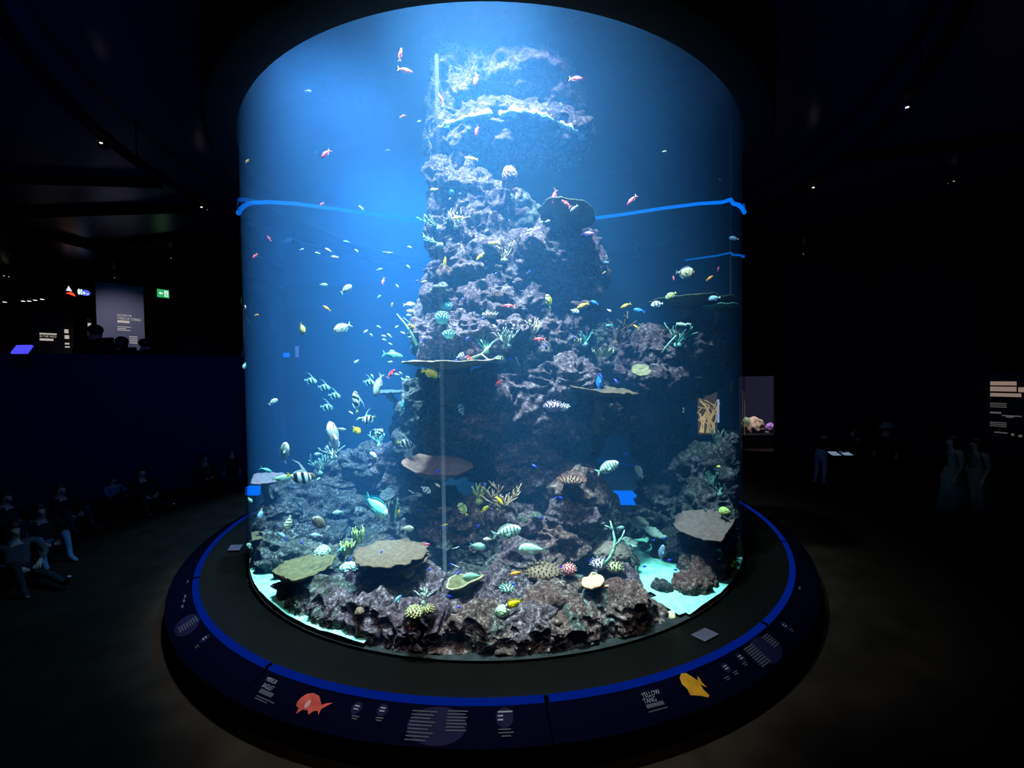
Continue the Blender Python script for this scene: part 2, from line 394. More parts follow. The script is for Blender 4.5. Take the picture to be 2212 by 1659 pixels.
on_slope(1398, 1531, bars([(0, 0, .15, .026)]), PG, 'small_print'); on_slope(1402, 1540, bars([(0, 0, .16, .008)]), PG, 'small_print')
red = [(-.125, -.005), (-.118, .03), (-.09, .062), (-.04, .078), (.02, .07), (.06, .04), (.085, .02), (.125, .04), (.165, .05), (.135, .022), (.105, -.005), (.11, -.045), (.085, -.022), (.055, -.03), (.03, -.06), (.005, -.035), (-.04, -.04), (-.07, -.075), (-.082, -.035), (-.112, -.03)]
on_slope(671, 1524, flat(red), P_RED, 'fish_picture', 'printed picture of a red basslet', turn=0)
on_slope(666, 1521, disc(.024, 20, .8, 1.2), P_PINK, 'fish_picture_patch', lift=.007)
yel = [(-.085, -.045), (-.075, 0), (-.09, .04), (-.075, .085), (-.035, .11), (.01, .10), (.04, .06), (.06, .025), (.085, .055), (.092, .03), (.085, 0), (.098, -.04), (.06, -.005), (.055, -.045), (.07, -.09), (.045, -.10), (.0, -.075), (-.04, -.06)]
on_slope(1500, 1483, flat(yel), P_YEL, 'fish_picture', 'printed picture of a yellow tang')
for (x, y, r) in ((771, 1529, .042), (826, 1535, .042), (1568, 1443, .04), (1600, 1421, .04), (442, 1380, .045), (1695, 1352, .045)):
    on_slope(x, y, disc(r), PD, 'print_disc', lift=.003)
    on_slope(x, y, bars([(-.02, .008, .04, .009), (-.02, -.012, .04, .009)]), PW, 'small_print', lift=.006)
for (x, y) in ((766, 1552), (818, 1556), (1572, 1467), (1590, 1455), (1610, 1436), (425, 1398), (1712, 1363)):
    on_slope(x, y, bars([(-.03, .01, .06, .008), (-.022, -.006, .045, .008)]), PG, 'small_print')
for (x, y, r) in ((944, 1567, .15), (1655, 1404, .14), (405, 1350, .13)):
    on_slope(x, y, disc(r, 40, 1.45, .80), PD, 'print_disc', lift=.002)
on_slope(915, 1568, bars([(-.11, .085 - .022 * k, .19 - .02 * (k % 3), .008) for k in range(9)]), PG, 'small_print', lift=.006)
on_slope(985, 1562, bars([(-.07, .07 - .02 * k, .15 - .015 * (k % 2), .008) for k in range(7)]), PG, 'small_print', lift=.006)
on_slope(1640, 1415, bars([(-.1, .08 - .02 * k, .15, .011) for k in range(9)]), PG, 'small_print', lift=.006)
on_slope(1668, 1388, bars([(-.05, .06 - .02 * k, .11, .011) for k in range(6)]), PG, 'small_print', lift=.006)
on_slope(402, 1352, bars([(-.06, .08 - .02 * k, .13, .011) for k in range(8)]), PG, 'small_print', lift=.006)
on_slope(1090, 1549, disc(.065), PD, 'print_disc', lift=.002)
on_slope(1090, 1550, bars([(-.05, .03, .11, .01), (-.05, .005, .04, .01), (-.05, -.02, .04, .01)]), PW, 'small_print', lift=.005)
on_slope(1092, 1585, bars([(-.05, .02, .09, .008), (-.05, .0, .11, .008), (-.03, -.02, .07, .008)]), PG, 'small_print', lift=.005)
for (x, y) in ((404, 1258), (398, 1290), (395, 1300), (392, 1312), (1729, 1272)):
    on_slope(x, y, bars([(-.04, .0, .08, .02)]), PG, 'small_print', lift=.005)
# small square stickers on the ledge
for (x, y, lab) in ((1523, 1371, 'small lilac notice lying on the plinth ledge in front of the sand corner'), (508, 1183, 'small lilac notice on the plinth ledge by the left edge of the tank')):
    p = at_z(x, y, .305); az = math.atan2(p.y, p.x)
    s_ = MB().box((0, 0, .004), (.15, .21, .008)).build('notice_plate', plain('lilac_plate', (0.03, 0.025, 0.038), 0.5, 0.2) if 'lilac_plate' not in MATS else MATS['lilac_plate'])
    s_.location = (p.x, p.y, .3); s_.rotation_euler = (0, R(-9), az); tag(s_, lab, 'notice')
    for k in range(3): put(bars([(-.05, -.07, .012, .14)]), Matrix.Translation((.02 - .035 * k + .03, 0, .0095)), PG, s_, 'small_print')

# ------------------------------------------------------------------ track lights
WARM = glow('warm_lamp', (1.0, 0.86, 0.66), 9.0)
WARM_DIM = glow('warm_lamp_dim', (1.0, 0.9, 0.8), 0.9)
ring = empty('lighting_track', (0, 0, 6.32), 'black circular lighting track hanging round the tank under the dark ceiling', 'track')
MB().lathe([(5.86, 0), (5.98, 0), (5.98, .1), (5.86, .1), (5.86, 0)], 128).build('rail', BEAM, ring, True)
for k in range(10):
    a = R(36 * k + 10); MB().tube([(5.92 * math.cos(a), 5.92 * math.sin(a), .1), (5.92 * math.cos(a), 5.92 * math.sin(a), Z_CEIL - 6.32)], .012, 6).build('hanger', BEAM, ring)
def track_light(x, y, lab, tilt=0, glowm=WARM, zz=6.25, size=1.0, on_ring=True):
    p = at_z(x, y, zz)
    if on_ring:
        az = math.atan2(p.y, p.x); p = Vector((5.92 * math.cos(az), 5.92 * math.sin(az), zz))
    else: az = 0
    t = empty('spotlight', p, lab, 'spotlight')
    t.rotation_euler = (0, 0, az); s = size
    MB().lathe([(.001, .075 * s), (.05 * s, .075 * s), (.055 * s, -.05 * s), (.045 * s, -.05 * s), (.04 * s, -.02 * s), (.001, -.02 * s)], 16).build('housing', BEAM, t, True)
    MB().box((0, 0, -.012 * s), (.03 * s, .13 * s, .012 * s)).build('lamp_tube', glowm, t)
    MB().tube([(0, 0, .07 * s), (0, 0, (6.33 if on_ring else Z_CEIL) - zz + .01)], .01, 6).build('bracket', BEAM, t)
    return t
track_light(217, 311, 'lit spotlight nearest the camera on the left of the circular track')
track_light(418, 450, 'lit spotlight on the circular track just left of the tank')
track_light(1944, 238, 'lit spotlight high on the right of the circular track')
track_light(1757, 407, 'lit spotlight on the circular track just right of the tank')
for (x, y, lab) in ((2055, 393, 'dim ceiling spotlight right of the lit track spotlights'), (2108, 545, 'dim ceiling spotlight just below the bright spark at far right'), (1733, 549, 'dim ceiling spotlight closest to the right edge of the tank'), (1787, 596, 'lowest dim ceiling spotlight right of the tank'), (372, 558, 'faint ceiling spotlight above the green exit sign'), (250, 600, 'faint ceiling spotlight above the restroom sign')):
    track_light(x, y, lab, glowm=WARM_DIM, zz=6.7, on_ring=False, size=.8)
for (x, y, lab) in ((2139, 516, 'bright ceiling spotlight at far right of the hall'), (1904, 569, 'small bright ceiling spotlight halfway along the right wall'), (13, 596, 'bright ceiling spotlight at far left above the gallery')):
    track_light(x, y, lab, zz=6.6, on_ring=False, size=1.1)
GALZ = 4.9
for (x, y, lab) in ((10, 650, 'gallery spotlight at far left'), (50, 648, 'second gallery spotlight from far left'), (63, 648, 'third gallery spotlight from far left'), (76, 646, 'fourth gallery spotlight from far left'), (91, 644, 'gallery spotlight nearest the restroom sign')):
    p = at(x, y, 14); t = empty('spotlight', p, lab, 'spotlight')
    MB().lathe([(.001, .1), (.06, .1), (.07, -.04), (.001, -.04)], 12).build('housing', BEAM, t, True)
    MB().lathe([(.001, -.045), (.05, -.045), (.05, -.041), (.001, -.041)], 12).build('lamp_lens', WARM, t)
    MB().tube([(0, 0, .1), (0, 0, Z_CEIL - p.z)], .012, 6).build('bracket', BEAM, t)
# dim warm light falling from the track on to the carpet, and a bluish wash on the navy wall
for (x, y) in ((-5.6, -1.9), (5.4, -2.2)):
    spot('track_light_beam', (x, y, 6.15), (x * 1.05, y * 1.5, 0), 22, 110, 1.0, (1.0, 0.72, 0.5), .1)
spot('front_rock_fill', (-1.6, -5.7, 6.15), (-0.5, -3.2, 0.8), 720, 44, 1.0, (1.0, 0.95, 0.90), .1)  # added fill lamps for the front rock faces, no fixtures built
spot('front_rock_fill', (1.7, -5.7, 6.15), (0.6, -3.2, 0.8), 620, 42, 1.0, (1.0, 0.95, 0.90), .1)
spot('wall_wash', (-5.0, -2.6, 6.15), tuple(gp(300, 9.3)[:2]) + (1.8,), 120, 80, 1.0, (0.12, 0.15, 1.0), .2)
spot('wall_wash', (5.0, -2.6, 6.15), tuple(gp(1850, 12.8)[:2]) + (2.5,), 60, 80, 1.0, (0.12, 0.15, 1.0), .2)

for (x, y) in ((-6.6, -1.0), (6.6, -1.0)):  # added spots, no fixture, standing in for the blue strip's light on the ceiling
    spot('ceiling_blue_fill', (x, y, .4), (x * .95, y, 6.9), 110, 95, 1.0, (0.05, 0.06, 1.0), .1)
# ------------------------------------------------------------------ signs and lit graphics
def facing(p, yaw_extra=0):
    """upright frame at p, local x to the viewer's right, local z towards the camera"""
    d = (CAM - p); d.z = 0; d.normalize()
    M = Matrix((Vector((0, 0, 1)).cross(d), Vector((0, 0, 1)), d)).transposed().to_4x4()
    M = Matrix.Rotation(yaw_extra, 4, 'Z') @ M; M.translation = p; return M
def sign_board(name, x, y, d, w_px, h_px, mat, lab, cat, th=.05, yaw=0, foot=None):
    p = at(x, y, d); w_, h_ = px_(w_px, d), px_(h_px, d)
    o = MB().box((0, 0, -th / 2), (w_, h_, th)).build(name, mat); o.matrix_world = facing(p, yaw); o.scale.x = math.cos(math.atan2(p.x - CAM.x, p.y - CAM.y)); tag(o, lab, cat)
    if foot is not None:
        for s_ in ((-.35, .35) if w_ > .5 else (0,)): MB().tube([(s_ * w_, -h_ / 2 + .02, -th / 2), (s_ * w_, foot - p.z, -th / 2)], .02, 6).build('post', BEAM, o)
    return o, w_, h_
def px_(r, d): return r * d / FPX
def on_board(o, me, mat, x, y, name='lettering', lift=.006, label=None):
    me.materials.clear(); me.materials.append(mat); c = bpy.data.objects.new(name, me); COL.objects.link(c); c.parent = o; c.location = (x, y, lift)
    if label: c['label'] = label
    if name == 'small_print': c['kind'] = 'stuff'
    return c
def p_sign(x, y, d): return at(x, y, d).z
GREEN = glow('exit_green', (0.02, 0.42, 0.12), 1.0); SIGNW = glow('sign_white', (0.75, 0.95, 0.85), 1.0)
o, w_, h_ = sign_board('exit_sign', 353, 634, 13.0, 26, 17, GREEN, 'small glowing green exit sign with arrow and running figure', 'sign', yaw=R(15))
on_board(o, flat([(-.16, 0), (-.10, .06), (-.10, .025), (-.02, .025), (-.02, -.025), (-.10, -.025), (-.10, -.06)]), SIGNW, 0.0, 0, 'arrow')
on_board(o, bars([(.03, -.1, .13, .2)]), SIGNW, 0, 0, 'door_symbol')
on_board(o, bars([(.08, -.03, .03, .07), (.07, -.08, .02, .05), (.11, -.08, .02, .05), (.085, .045, .025, .025)]), GREEN, 0, 0, 'running_figure', .012)
MB().tube([(0, h_ / 2, -.02), (0, Z_CEIL - p_sign(353, 634, 13.0), -.02)], .012, 6).build('hanger', BEAM, o)
RS_BACK = plain('sign_black', (0.004, 0.004, 0.006), .5, .2)
o, w_, h_ = sign_board('hanging_sign', 167, 631, 14.0, 60, 24, RS_BACK, 'dark hanging sign with a red and white triangle beside blue restroom figures', 'sign')
on_board(o, flat([(-.42, -.08), (-.06, -.17), (-.10, -.08), (-.22, .0)]), glow('sign_red', (.8, .06, .02), 1.3), 0, 0, 'red_symbol')
on_board(o, flat([(-.40, .0), (-.30, .19), (-.18, .0)]), glow('sign_pale', (.8, .75, .95), 1.0), 0, .01, 'white_symbol')
on_board(o, disc(.09, 20, .6, 1.2), SIGNW, .06, .02, 'restroom_figure'); on_board(o, bars([(.12, -.09, .06, .2)]), SIGNW, 0, 0.01, 'restroom_figure')
on_board(o, disc(.13, 24, 1.3, .8), glow('sign_blue', (.08, .12, .75), 1.2), .3, 0, 'blue_symbol')
on_board(o, bars([(.2, -.05, .08, .08), (.32, -.05, .1, .03)]), SIGNW, 0, 0, 'restroom_figure', .012)
for s_ in (-.4, .4): MB().tube([(s_, h_ / 2, -.02), (s_, Z_CEIL - p_sign(167, 631, 14.0), -.02)], .012, 6).build('hanger', BEAM, o)
LITP = plain('lit_graphic_board', (0.30, 0.29, 0.38), .8, .1); LETTER = glow('lit_letter', (.62, .56, .50), 0.75)
o, w_, h_ = sign_board('graphic_board', 262, 690, 13.2, 104, 150, LITP, 'tall lit grey graphic board headed TYPES OF CORALS behind the low wall', 'display board', .12, R(10), foot=2.15)
hx = -.02
on_board(o, text_mesh('DISCOVER THE', .095, .78), LETTER, hx - .12, .11, label='heading DISCOVER THE'); on_board(o, text_mesh('TYPES OF CORALS', .125, .80), LETTER, hx - .12, -.01, label='heading TYPES OF CORALS')
on_board(o, bars([(hx - .12, -.11, .42, .075)]), LETTER, 0, 0, 'small_print'); on_board(o, bars([(hx - .12, -.26, .46, .02), (hx - .12, -.32, .3, .02), (hx - .12, -.37, .44, .02)]), LETTER, 0, 0, 'small_print')
on_board(o, bars([(hx + .28, -.58 - .07 * k, .28, .025) for k in range(4)]), LETTER, 0, 0, 'small_print')
DGR = plain('dark_graphic_board', (0.06, 0.055, 0.05), .8, .1, var=.6, scale=2)
o, w_, h_ = sign_board('graphic_board', 105, 715, 13.6, 110, 100, DGR, 'brownish photo board with a pale two line heading left of the coral board', 'display board', .1, R(-5), foot=2.15)
on_board(o, text_mesh('IN THE WILD', .10), LETTER, -.32, -.225, label='heading IN THE WILD')
on_board(o, bars([(-.32, -.34, .48, .075), (-.32, -.13, .6, .055)]), LETTER, 0, 0, 'small_print')
on_board(o, bars([(.56, -.05, .15, .14), (.56, -.25, .17, .13), (.56, -.45, .17, .06), (.56, -.56, .18, .05)]), LETTER, 0, 0, 'small_print')
o, w_, h_ = sign_board('graphic_board', 196, 708, 13.5, 16, 40, DGR, 'narrow dark board with a pale caption beside the tall gallery visitor', 'display board', .1, foot=2.15)
on_board(o, bars([(-.1, .0, .12, .16), (-.1, -.18, .14, .07)]), LETTER, 0, 0, 'small_print')
spot('board_light', at(230, 575, 11.3), at(270, 735, 13.2), 110, 72, 1.0, (0.8, 0.8, 1.0), .05)
t = empty('touch_screen', at(48, 760, 8.1), 'glowing blue touch screen on top of the low wall at far left', 'screen')
MB().box((0, 0, .05), (.32, .20, .04), Matrix.Rotation(R(58), 3, 'X')).build('screen_panel', glow('screen_blue', (.07, .07, .95), 1.1), t)
MB().box((0, .06, .0), (.35, .23, .04), Matrix.Rotation(R(58), 3, 'X')).build('screen_case', BEAM, t)
# right: text board
o, w_, h_ = sign_board('graphic_board', 2190, 900, 9.5, 130, 190, RS_BACK, 'black text board with pale headline blocks at the far right edge', 'display board', .1, R(-12), foot=0)
L2 = glow('dim_letter', (.42, .30, .24), .55); L3 = glow('dimmer_letter', (.16, .15, .15), .45)
on_board(o, bars([(-.62, .76, .68, .10), (-.62, .61, .68, .12), (-.62, .48, .80, .09), (.10, .60, .3, .12)]), L2, 0, 0, 'headline')
for yy, n_ in ((.30, 3), (-.18, 3)): on_board(o, bars([(-.62, yy - .045 * k, .44, .022) for k in range(n_)]), L3, 0, 0, 'small_print')
on_board(o, bars([(-.62, .05, .3, .05), (-.3, .0, .5, .03), (-.2, -.03, .2, .03)]), L3, 0, 0, 'small_print'); on_board(o, bars([(-.5, -.43, .35, .03), (-.06, -.47, .08, .06), (.12, -.49, .1, .06)]), L3, 0, 0, 'small_print')
# lit things seen through the water, then boards standing in for a glass reflection
o, w_, h_ = sign_board('lit_banner', 619, 780, 14.5, 14, 36, glow('banner_blue', (.0, .10, .95), 1.6), 'small bright blue lit banner seen through the water at left', 'banner', foot=2.15)
o, w_, h_ = sign_board('lit_banner', 642, 770, 14.5, 8, 44, glow('banner_lilac', (.12, .22, .6), .6), 'thin pale lettered banner right of the blue banner seen through the water', 'banner', foot=2.15)
o, w_, h_ = sign_board('lit_display', 575, 868, 13.5, 70, 40, glow('display_teal', (.0, .26, .26), .7), 'dim teal lit display seen through the left edge of the water', 'display', foot=0)
on_board(o, bars([(-.16, -.3, .35, .6)]), glow('display_blue', (.0, .08, .4), .7), 0, 0, 'screen')
o, w_, h_ = sign_board('gold_reflection', 1528, 893, 12.5, 42, 92, glow('reflection_gold', (.16, .09, .03), .5), 'reflection on the glass of a lit display of golden branches, under the rock shelf', 'display', foot=0)  # a reflection on the glass, built as glowing boards standing behind the tank
rn = random.Random(3); nb = glow('reflected_branch', (1.0, .62, .25), .7)
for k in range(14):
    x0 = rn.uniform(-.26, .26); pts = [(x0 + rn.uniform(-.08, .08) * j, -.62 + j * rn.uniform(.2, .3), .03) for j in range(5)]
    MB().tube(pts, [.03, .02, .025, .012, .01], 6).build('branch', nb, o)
o, w_, h_ = sign_board('reflection_strip', 1551, 888, 12.5, 6, 50, glow('strip_lilac', (.45, .5, .9), 1.0), 'thin pale strip of the reflection right of the golden branches', 'post', foot=0)
o, w_, h_ = sign_board('reflection_strip', 1473, 880, 12.5, 9, 74, glow('strip_beige', (.5, .42, .36), .7), 'thin beige strip of the reflection left of the golden branches', 'post', foot=0)
# coral display in the opening right of the tank
o, w_, h_ = sign_board('display_backdrop', 1640, 880, 16.0, 90, 200, glow('backdrop_violet', (.05, .05, .11), .22), 'violet lit backdrop of the coral display right of the tank', 'backdrop', foot=0)
dis = [(1629, 922, 19, 22, (.5, .34, .24), 'round tan coral model in the display right of the tank'), (1663, 923, 9, 10, (.55, .25, .7), 'small round violet coral model at the right of the display'), (1652, 950, 20, 18, (.2, .22, .18), 'grey green rock model in the display right of the tank'), (1622, 955, 18, 20, (.22, .24, .34), 'bluish rock model at the left of the display'), (1613, 915, 10, 14, (.24, .3, .2), 'pale green rock model against the tank edge in the display')]
for i, (x, y, a, b, c, lab) in enumerate(dis):
    bm_ = ico(4)[0].copy(); W = bm_ * 2.3 + i * 5; k = 1 + .16 * vnoise(W) + .1 * vnoise(W * 2.7); d = 15.0
    V = bm_ * k[:, None] * np.array([px_(a, d), px_(a, d) * .8, px_(b, d)])
    me = fast_mesh('coral_model', V, ico(4)[1], plain('display_coral_%d' % i, c, .7, .2, var=.5, scale=9, bump=.05)); c_ = bpy.data.objects.new('coral_model', me); COL.objects.link(c_); c_.location = at(x, y, d); tag(c_, lab, 'coral model')
MB_ = MB().box((0, 0, 0), (2.2, 1.4, .5)); o = MB_.build('display_stand', RS_BACK); o.location = at(1638, 978, 15.0); o.location.z = .25; tag(o, 'black stand carrying the coral display right of the tank', 'stand')
spot('display_light', at(1640, 700, 13.9), at(1638, 940, 15.0), 700, 45, .6, (0.95, 0.95, 1.0), .05)
# ------------------------------------------------------------------ the reef: rock masses made of boulders
def px(r, d): return r * d / FPX
def rocks(parent, rows):
    for row in rows:
        x, y, d, rx, ry = row[:5]
        mat = row[5] if len(row) > 5 else ROCK_M
        sub = row[6] if len(row) > 6 else (6 if max(rx, ry) > 48 else 5)
        a, c = px(rx, d), px(ry, d)
        boulder(parent, at(x, y, d), (a, min(a, c) * .9 + .1 * max(a, c), c), mat, sub, name='stone' if max(rx, ry) < 28 else 'boulder')
M_, B_, G_, D_ = ROCK_M, ROCK_B, ROCK_G, ROCK_D
pillar = empty('rock_tower', (0, -1.0, Z_FLOOR), 'tall crusty mauve rock pillar rising through the middle of the tank', 'rock pillar')
rocks(pillar, [
 (1000, 300, 6.5, 72, 75), (1090, 275, 6.3, 130, 45), (1195, 285, 6.4, 75, 45), (1205, 322, 6.5, 60, 30, G_), (1110, 318, 6.3, 95, 32),
 (1000, 200, 6.6, 76, 90), (1110, 200, 6.6, 120, 70), (1200, 225, 6.6, 60, 50),
 (985, 390, 6.5, 58, 80), (1010, 440, 6.4, 78, 60), (972, 500, 6.4, 48, 75), (1075, 465, 6.3, 65, 50), (1125, 490, 6.4, 60, 50, G_),
 (1040, 530, 6.2, 95, 70), (1190, 550, 6.0, 85, 68), (1225, 590, 6.2, 72, 85), (1010, 590, 6.1, 75, 60), (1110, 600, 6.1, 95, 55), (1250, 610, 6.6, 42, 60, G_),
 (970, 660, 6.0, 55, 60), (1060, 660, 5.9, 90, 55), (1150, 670, 6.0, 55, 50), (1210, 670, 6.3, 65, 50, G_),
 (945, 735, 5.8, 50, 50), (1030, 720, 5.7, 80, 50), (1120, 735, 5.6, 75, 50), (1200, 740, 5.8, 75, 48), (1260, 735, 6.0, 50, 42, G_),
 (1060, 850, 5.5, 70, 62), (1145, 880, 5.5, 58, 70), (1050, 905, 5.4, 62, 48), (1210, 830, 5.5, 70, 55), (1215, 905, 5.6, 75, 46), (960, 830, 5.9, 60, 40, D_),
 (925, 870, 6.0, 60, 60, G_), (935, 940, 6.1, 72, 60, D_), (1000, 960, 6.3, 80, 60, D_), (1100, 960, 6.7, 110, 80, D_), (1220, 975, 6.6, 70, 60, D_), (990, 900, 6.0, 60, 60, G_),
])
shelf = empty('rock_shelf', (2.0, -1.4, Z_FLOOR), 'dark mauve rock shelf jutting out to the right of the pillar below the table corals', 'rock shelf')
rocks(shelf, [
 (1290, 800, 5.9, 70, 45), (1340, 775, 6.1, 80, 48), (1420, 760, 6.1, 90, 52), (1495, 755, 6.0, 68, 60), (1525, 790, 6.1, 40, 55, D_), (1400, 812, 5.9, 90, 42), (1475, 815, 6.0, 75, 36, D_),
 (1350, 880, 6.1, 80, 42), (1300, 880, 6.2, 60, 50, G_), (1410, 870, 6.3, 60, 34, D_),
])
arch = empty('rock_arch', (2.6, -1.9, Z_FLOOR), 'dark shadowed rock arch against the glass under the shelf, with a blue opening', 'rock arch')
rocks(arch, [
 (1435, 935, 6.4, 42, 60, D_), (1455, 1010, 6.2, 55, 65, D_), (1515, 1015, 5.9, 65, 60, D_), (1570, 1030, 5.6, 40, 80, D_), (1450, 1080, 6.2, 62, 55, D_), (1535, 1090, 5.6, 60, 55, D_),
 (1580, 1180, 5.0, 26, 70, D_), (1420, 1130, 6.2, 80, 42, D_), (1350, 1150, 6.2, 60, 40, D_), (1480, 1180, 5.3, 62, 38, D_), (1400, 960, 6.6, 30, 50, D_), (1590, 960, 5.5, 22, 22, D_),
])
core = empty('reef_mound', (0.4, -2.2, Z_FLOOR), 'crusty purple brown rock mound stacked under the pillar in mid tank', 'reef mound')
rocks(core, [
 (1140, 985, 5.6, 55, 58), (1240, 1060, 5.3, 60, 52, B_), (1232, 1120, 5.2, 62, 60), (1210, 1180, 5.0, 58, 55, B_), (1290, 1130, 5.3, 42, 70, G_), (1280, 1205, 5.1, 45, 55, G_),
 (1140, 1040, 5.5, 62, 32), (1100, 1130, 5.2, 60, 48), (1035, 1130, 5.3, 70, 55, B_), (975, 1155, 5.4, 60, 60), (940, 1095, 5.6, 60, 50, D_), (1055, 1190, 5.0, 60, 42, D_),
 (1125, 1205, 4.9, 62, 42), (1000, 1225, 5.0, 60, 36, D_), (1170, 1100, 5.6, 60, 50, D_), (1330, 1220, 4.9, 46, 40, G_), (1090, 1240, 4.7, 50, 35, D_),
])
slope = empty('reef_slope', (-2.0, -1.2, Z_FLOOR), 'dark blue grey rock slope climbing from the left glass towards the pillar', 'reef slope')
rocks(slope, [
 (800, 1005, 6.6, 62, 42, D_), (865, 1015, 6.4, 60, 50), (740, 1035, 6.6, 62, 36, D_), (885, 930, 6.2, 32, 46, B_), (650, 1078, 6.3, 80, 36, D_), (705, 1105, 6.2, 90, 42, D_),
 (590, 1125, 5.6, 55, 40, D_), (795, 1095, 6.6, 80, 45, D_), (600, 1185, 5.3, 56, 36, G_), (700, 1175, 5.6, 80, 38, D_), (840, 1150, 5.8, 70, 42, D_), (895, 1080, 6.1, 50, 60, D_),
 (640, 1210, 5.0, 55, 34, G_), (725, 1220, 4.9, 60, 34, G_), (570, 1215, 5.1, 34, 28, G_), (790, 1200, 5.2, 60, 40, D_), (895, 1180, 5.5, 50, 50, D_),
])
front = empty('front_reef', (0.0, -3.0, Z_FLOOR), 'rough pinkish brown rubble reef lying along the front of the tank floor', 'reef')
rocks(front, [
 (660, 1335, 4.15, 44, 48, G_), (715, 1350, 4.0, 58, 55), (790, 1355, 3.9, 60, 62), (850, 1375, 3.8, 60, 55), (920, 1370, 3.75, 62, 62), (900, 1410, 3.62, 70, 40), (980, 1405, 3.62, 60, 45, B_),
 (1040, 1390, 3.66, 50, 48, B_), (1110, 1345, 3.85, 60, 52), (1120, 1405, 3.62, 65, 42, B_), (1190, 1395, 3.65, 60, 46, B_), (1255, 1365, 3.78, 58, 50, B_), (1250, 1400, 3.68, 60, 36, B_),
 (1310, 1380, 3.8, 50, 38), (1335, 1350, 3.95, 58, 46), (1375, 1355, 3.98, 48, 36, B_), (1350, 1305, 4.2, 34, 40), (1200, 1322, 4.0, 60, 52, B_), (1290, 1322, 4.05, 50, 50, G_), (1150, 1290, 4.25, 58, 46),
 (1230, 1290, 4.3, 50, 46, B_), (1050, 1322, 4.0, 52, 46), (985, 1335, 4.0, 48, 42), (850, 1302, 4.3, 66, 55, D_), (930, 1290, 4.35, 48, 55), (780, 1275, 4.55, 38, 60), (1330, 1265, 4.6, 45, 46),
 (700, 1288, 4.45, 58, 42), (650, 1268, 4.7, 40, 34, D_), (820, 1240, 4.75, 62, 55, D_), (890, 1245, 4.75, 55, 52, D_), (1060, 1385, 3.62, 22, 22, G_), (1010, 1285, 4.4, 55, 50, D_), (1080, 1275, 4.4, 50, 46),
 (840, 1405, 3.7, 45, 30), (1060, 1420, 3.58, 50, 28, B_), (1320, 1395, 3.78, 40, 24), (1170, 1420, 3.58, 45, 26, B_),
])
for k in range(17):
    an = R(-90 - 38 + 79 * k / 16.0) + R(4) * math.sin(k * 2.1)
    rr = .24 + .07 * math.sin(k * 1.7); q = 3.74 + .04 * math.sin(k * 3.1)
    if math.degrees(an) + 128 > 60: continue
    boulder(front, Vector((q * math.cos(an), q * math.sin(an), Z_FLOOR + .06)), (rr, rr * .9, rr * .8), (B_, M_, B_, G_)[k % 4] if k > 4 else (M_, G_)[k % 2], 6)
bank = empty('rock_bank', (2.3, -2.6, Z_FLOOR), 'shadowy brown rock bank by the right glass beyond the sand channel', 'rock bank')
rocks(bank, [
 (1520, 1232, 4.85, 46, 42, B_), (1562, 1235, 4.75, 34, 52, B_), (1487, 1200, 5.15, 26, 28, D_), (1500, 1266, 4.5, 46, 27, B_), (1545, 1262, 4.6, 24, 20, B_), (1580, 1270, 4.6, 16, 24, D_),
])
tag(boulder(None, at(1432, 1272, 4.5), (.1, .09, .12), D_, 5, name='loose_rock'), 'single dark rock sitting in the bright aqua sand channel', 'rock')
rn5 = random.Random(9)
for k in range(70):
    an = R(-90 + rn5.uniform(-36, 24)); q = rn5.uniform(3.72, 3.93); rr = rn5.uniform(.05, .12)
    boulder(front, Vector((q * math.cos(an), q * math.sin(an), Z_FLOOR + rr * .4)), (rr, rr * .9, rr * .8), rn5.choice((B_, M_, B_, G_)), 4, name='stone')
# small stones wedged over the big ones
rnd = random.Random(5)
for host, x0, x1, y0, y1, d0, d1, n in ((front, 640, 1420, 1300, 1420, 4.35, 3.72, 70), (core, 960, 1320, 1090, 1280, 5.1, 4.6, 26), (slope, 560, 860, 1090, 1260, 6.0, 4.8, 26), (pillar, 930, 1270, 480, 780, 5.75, 5.3, 24), (bank, 1495, 1590, 1190, 1270, 5.0, 4.65, 10)):
    for k in range(n):
        x = rnd.uniform(x0, x1); t = rnd.random(); y = y0 + (y1 - y0) * t; d = d0 + (d1 - d0) * t
        edge = abs(x - 1060) / 549; d += .55 * edge * edge * (1 if host is front else .3)
        r = rnd.uniform(7, 20) * d / FPX
        boulder(host, at(x, y, d), (r, r * rnd.uniform(.7, 1), r * rnd.uniform(.5, .9)), rnd.choice((M_, M_, B_, G_)), 4, name='stone')
tag(boulder(None, at(1420, 1330, 4.12), (.13, .11, .10), B_, 5, name='loose_rock'), 'small brown rock by the tail of the lemon yellow rabbitfish', 'rock')
for x, y, d, rr in ((1446, 1347, 4.02, .09), (1458, 1342, 4.05, .07), (1436, 1352, 3.98, .08), (1424, 1358, 3.93, .08), (800, 1394, 3.76, .07), (814, 1398, 3.73, .08), (788, 1390, 3.78, .05), (608, 1325, 4.22, .07), (618, 1335, 4.18, .08)):
    boulder(front, at(x, y, d), (rr, rr * .9, rr * .75), rnd.choice((M_, B_, G_)), 5, name='stone')
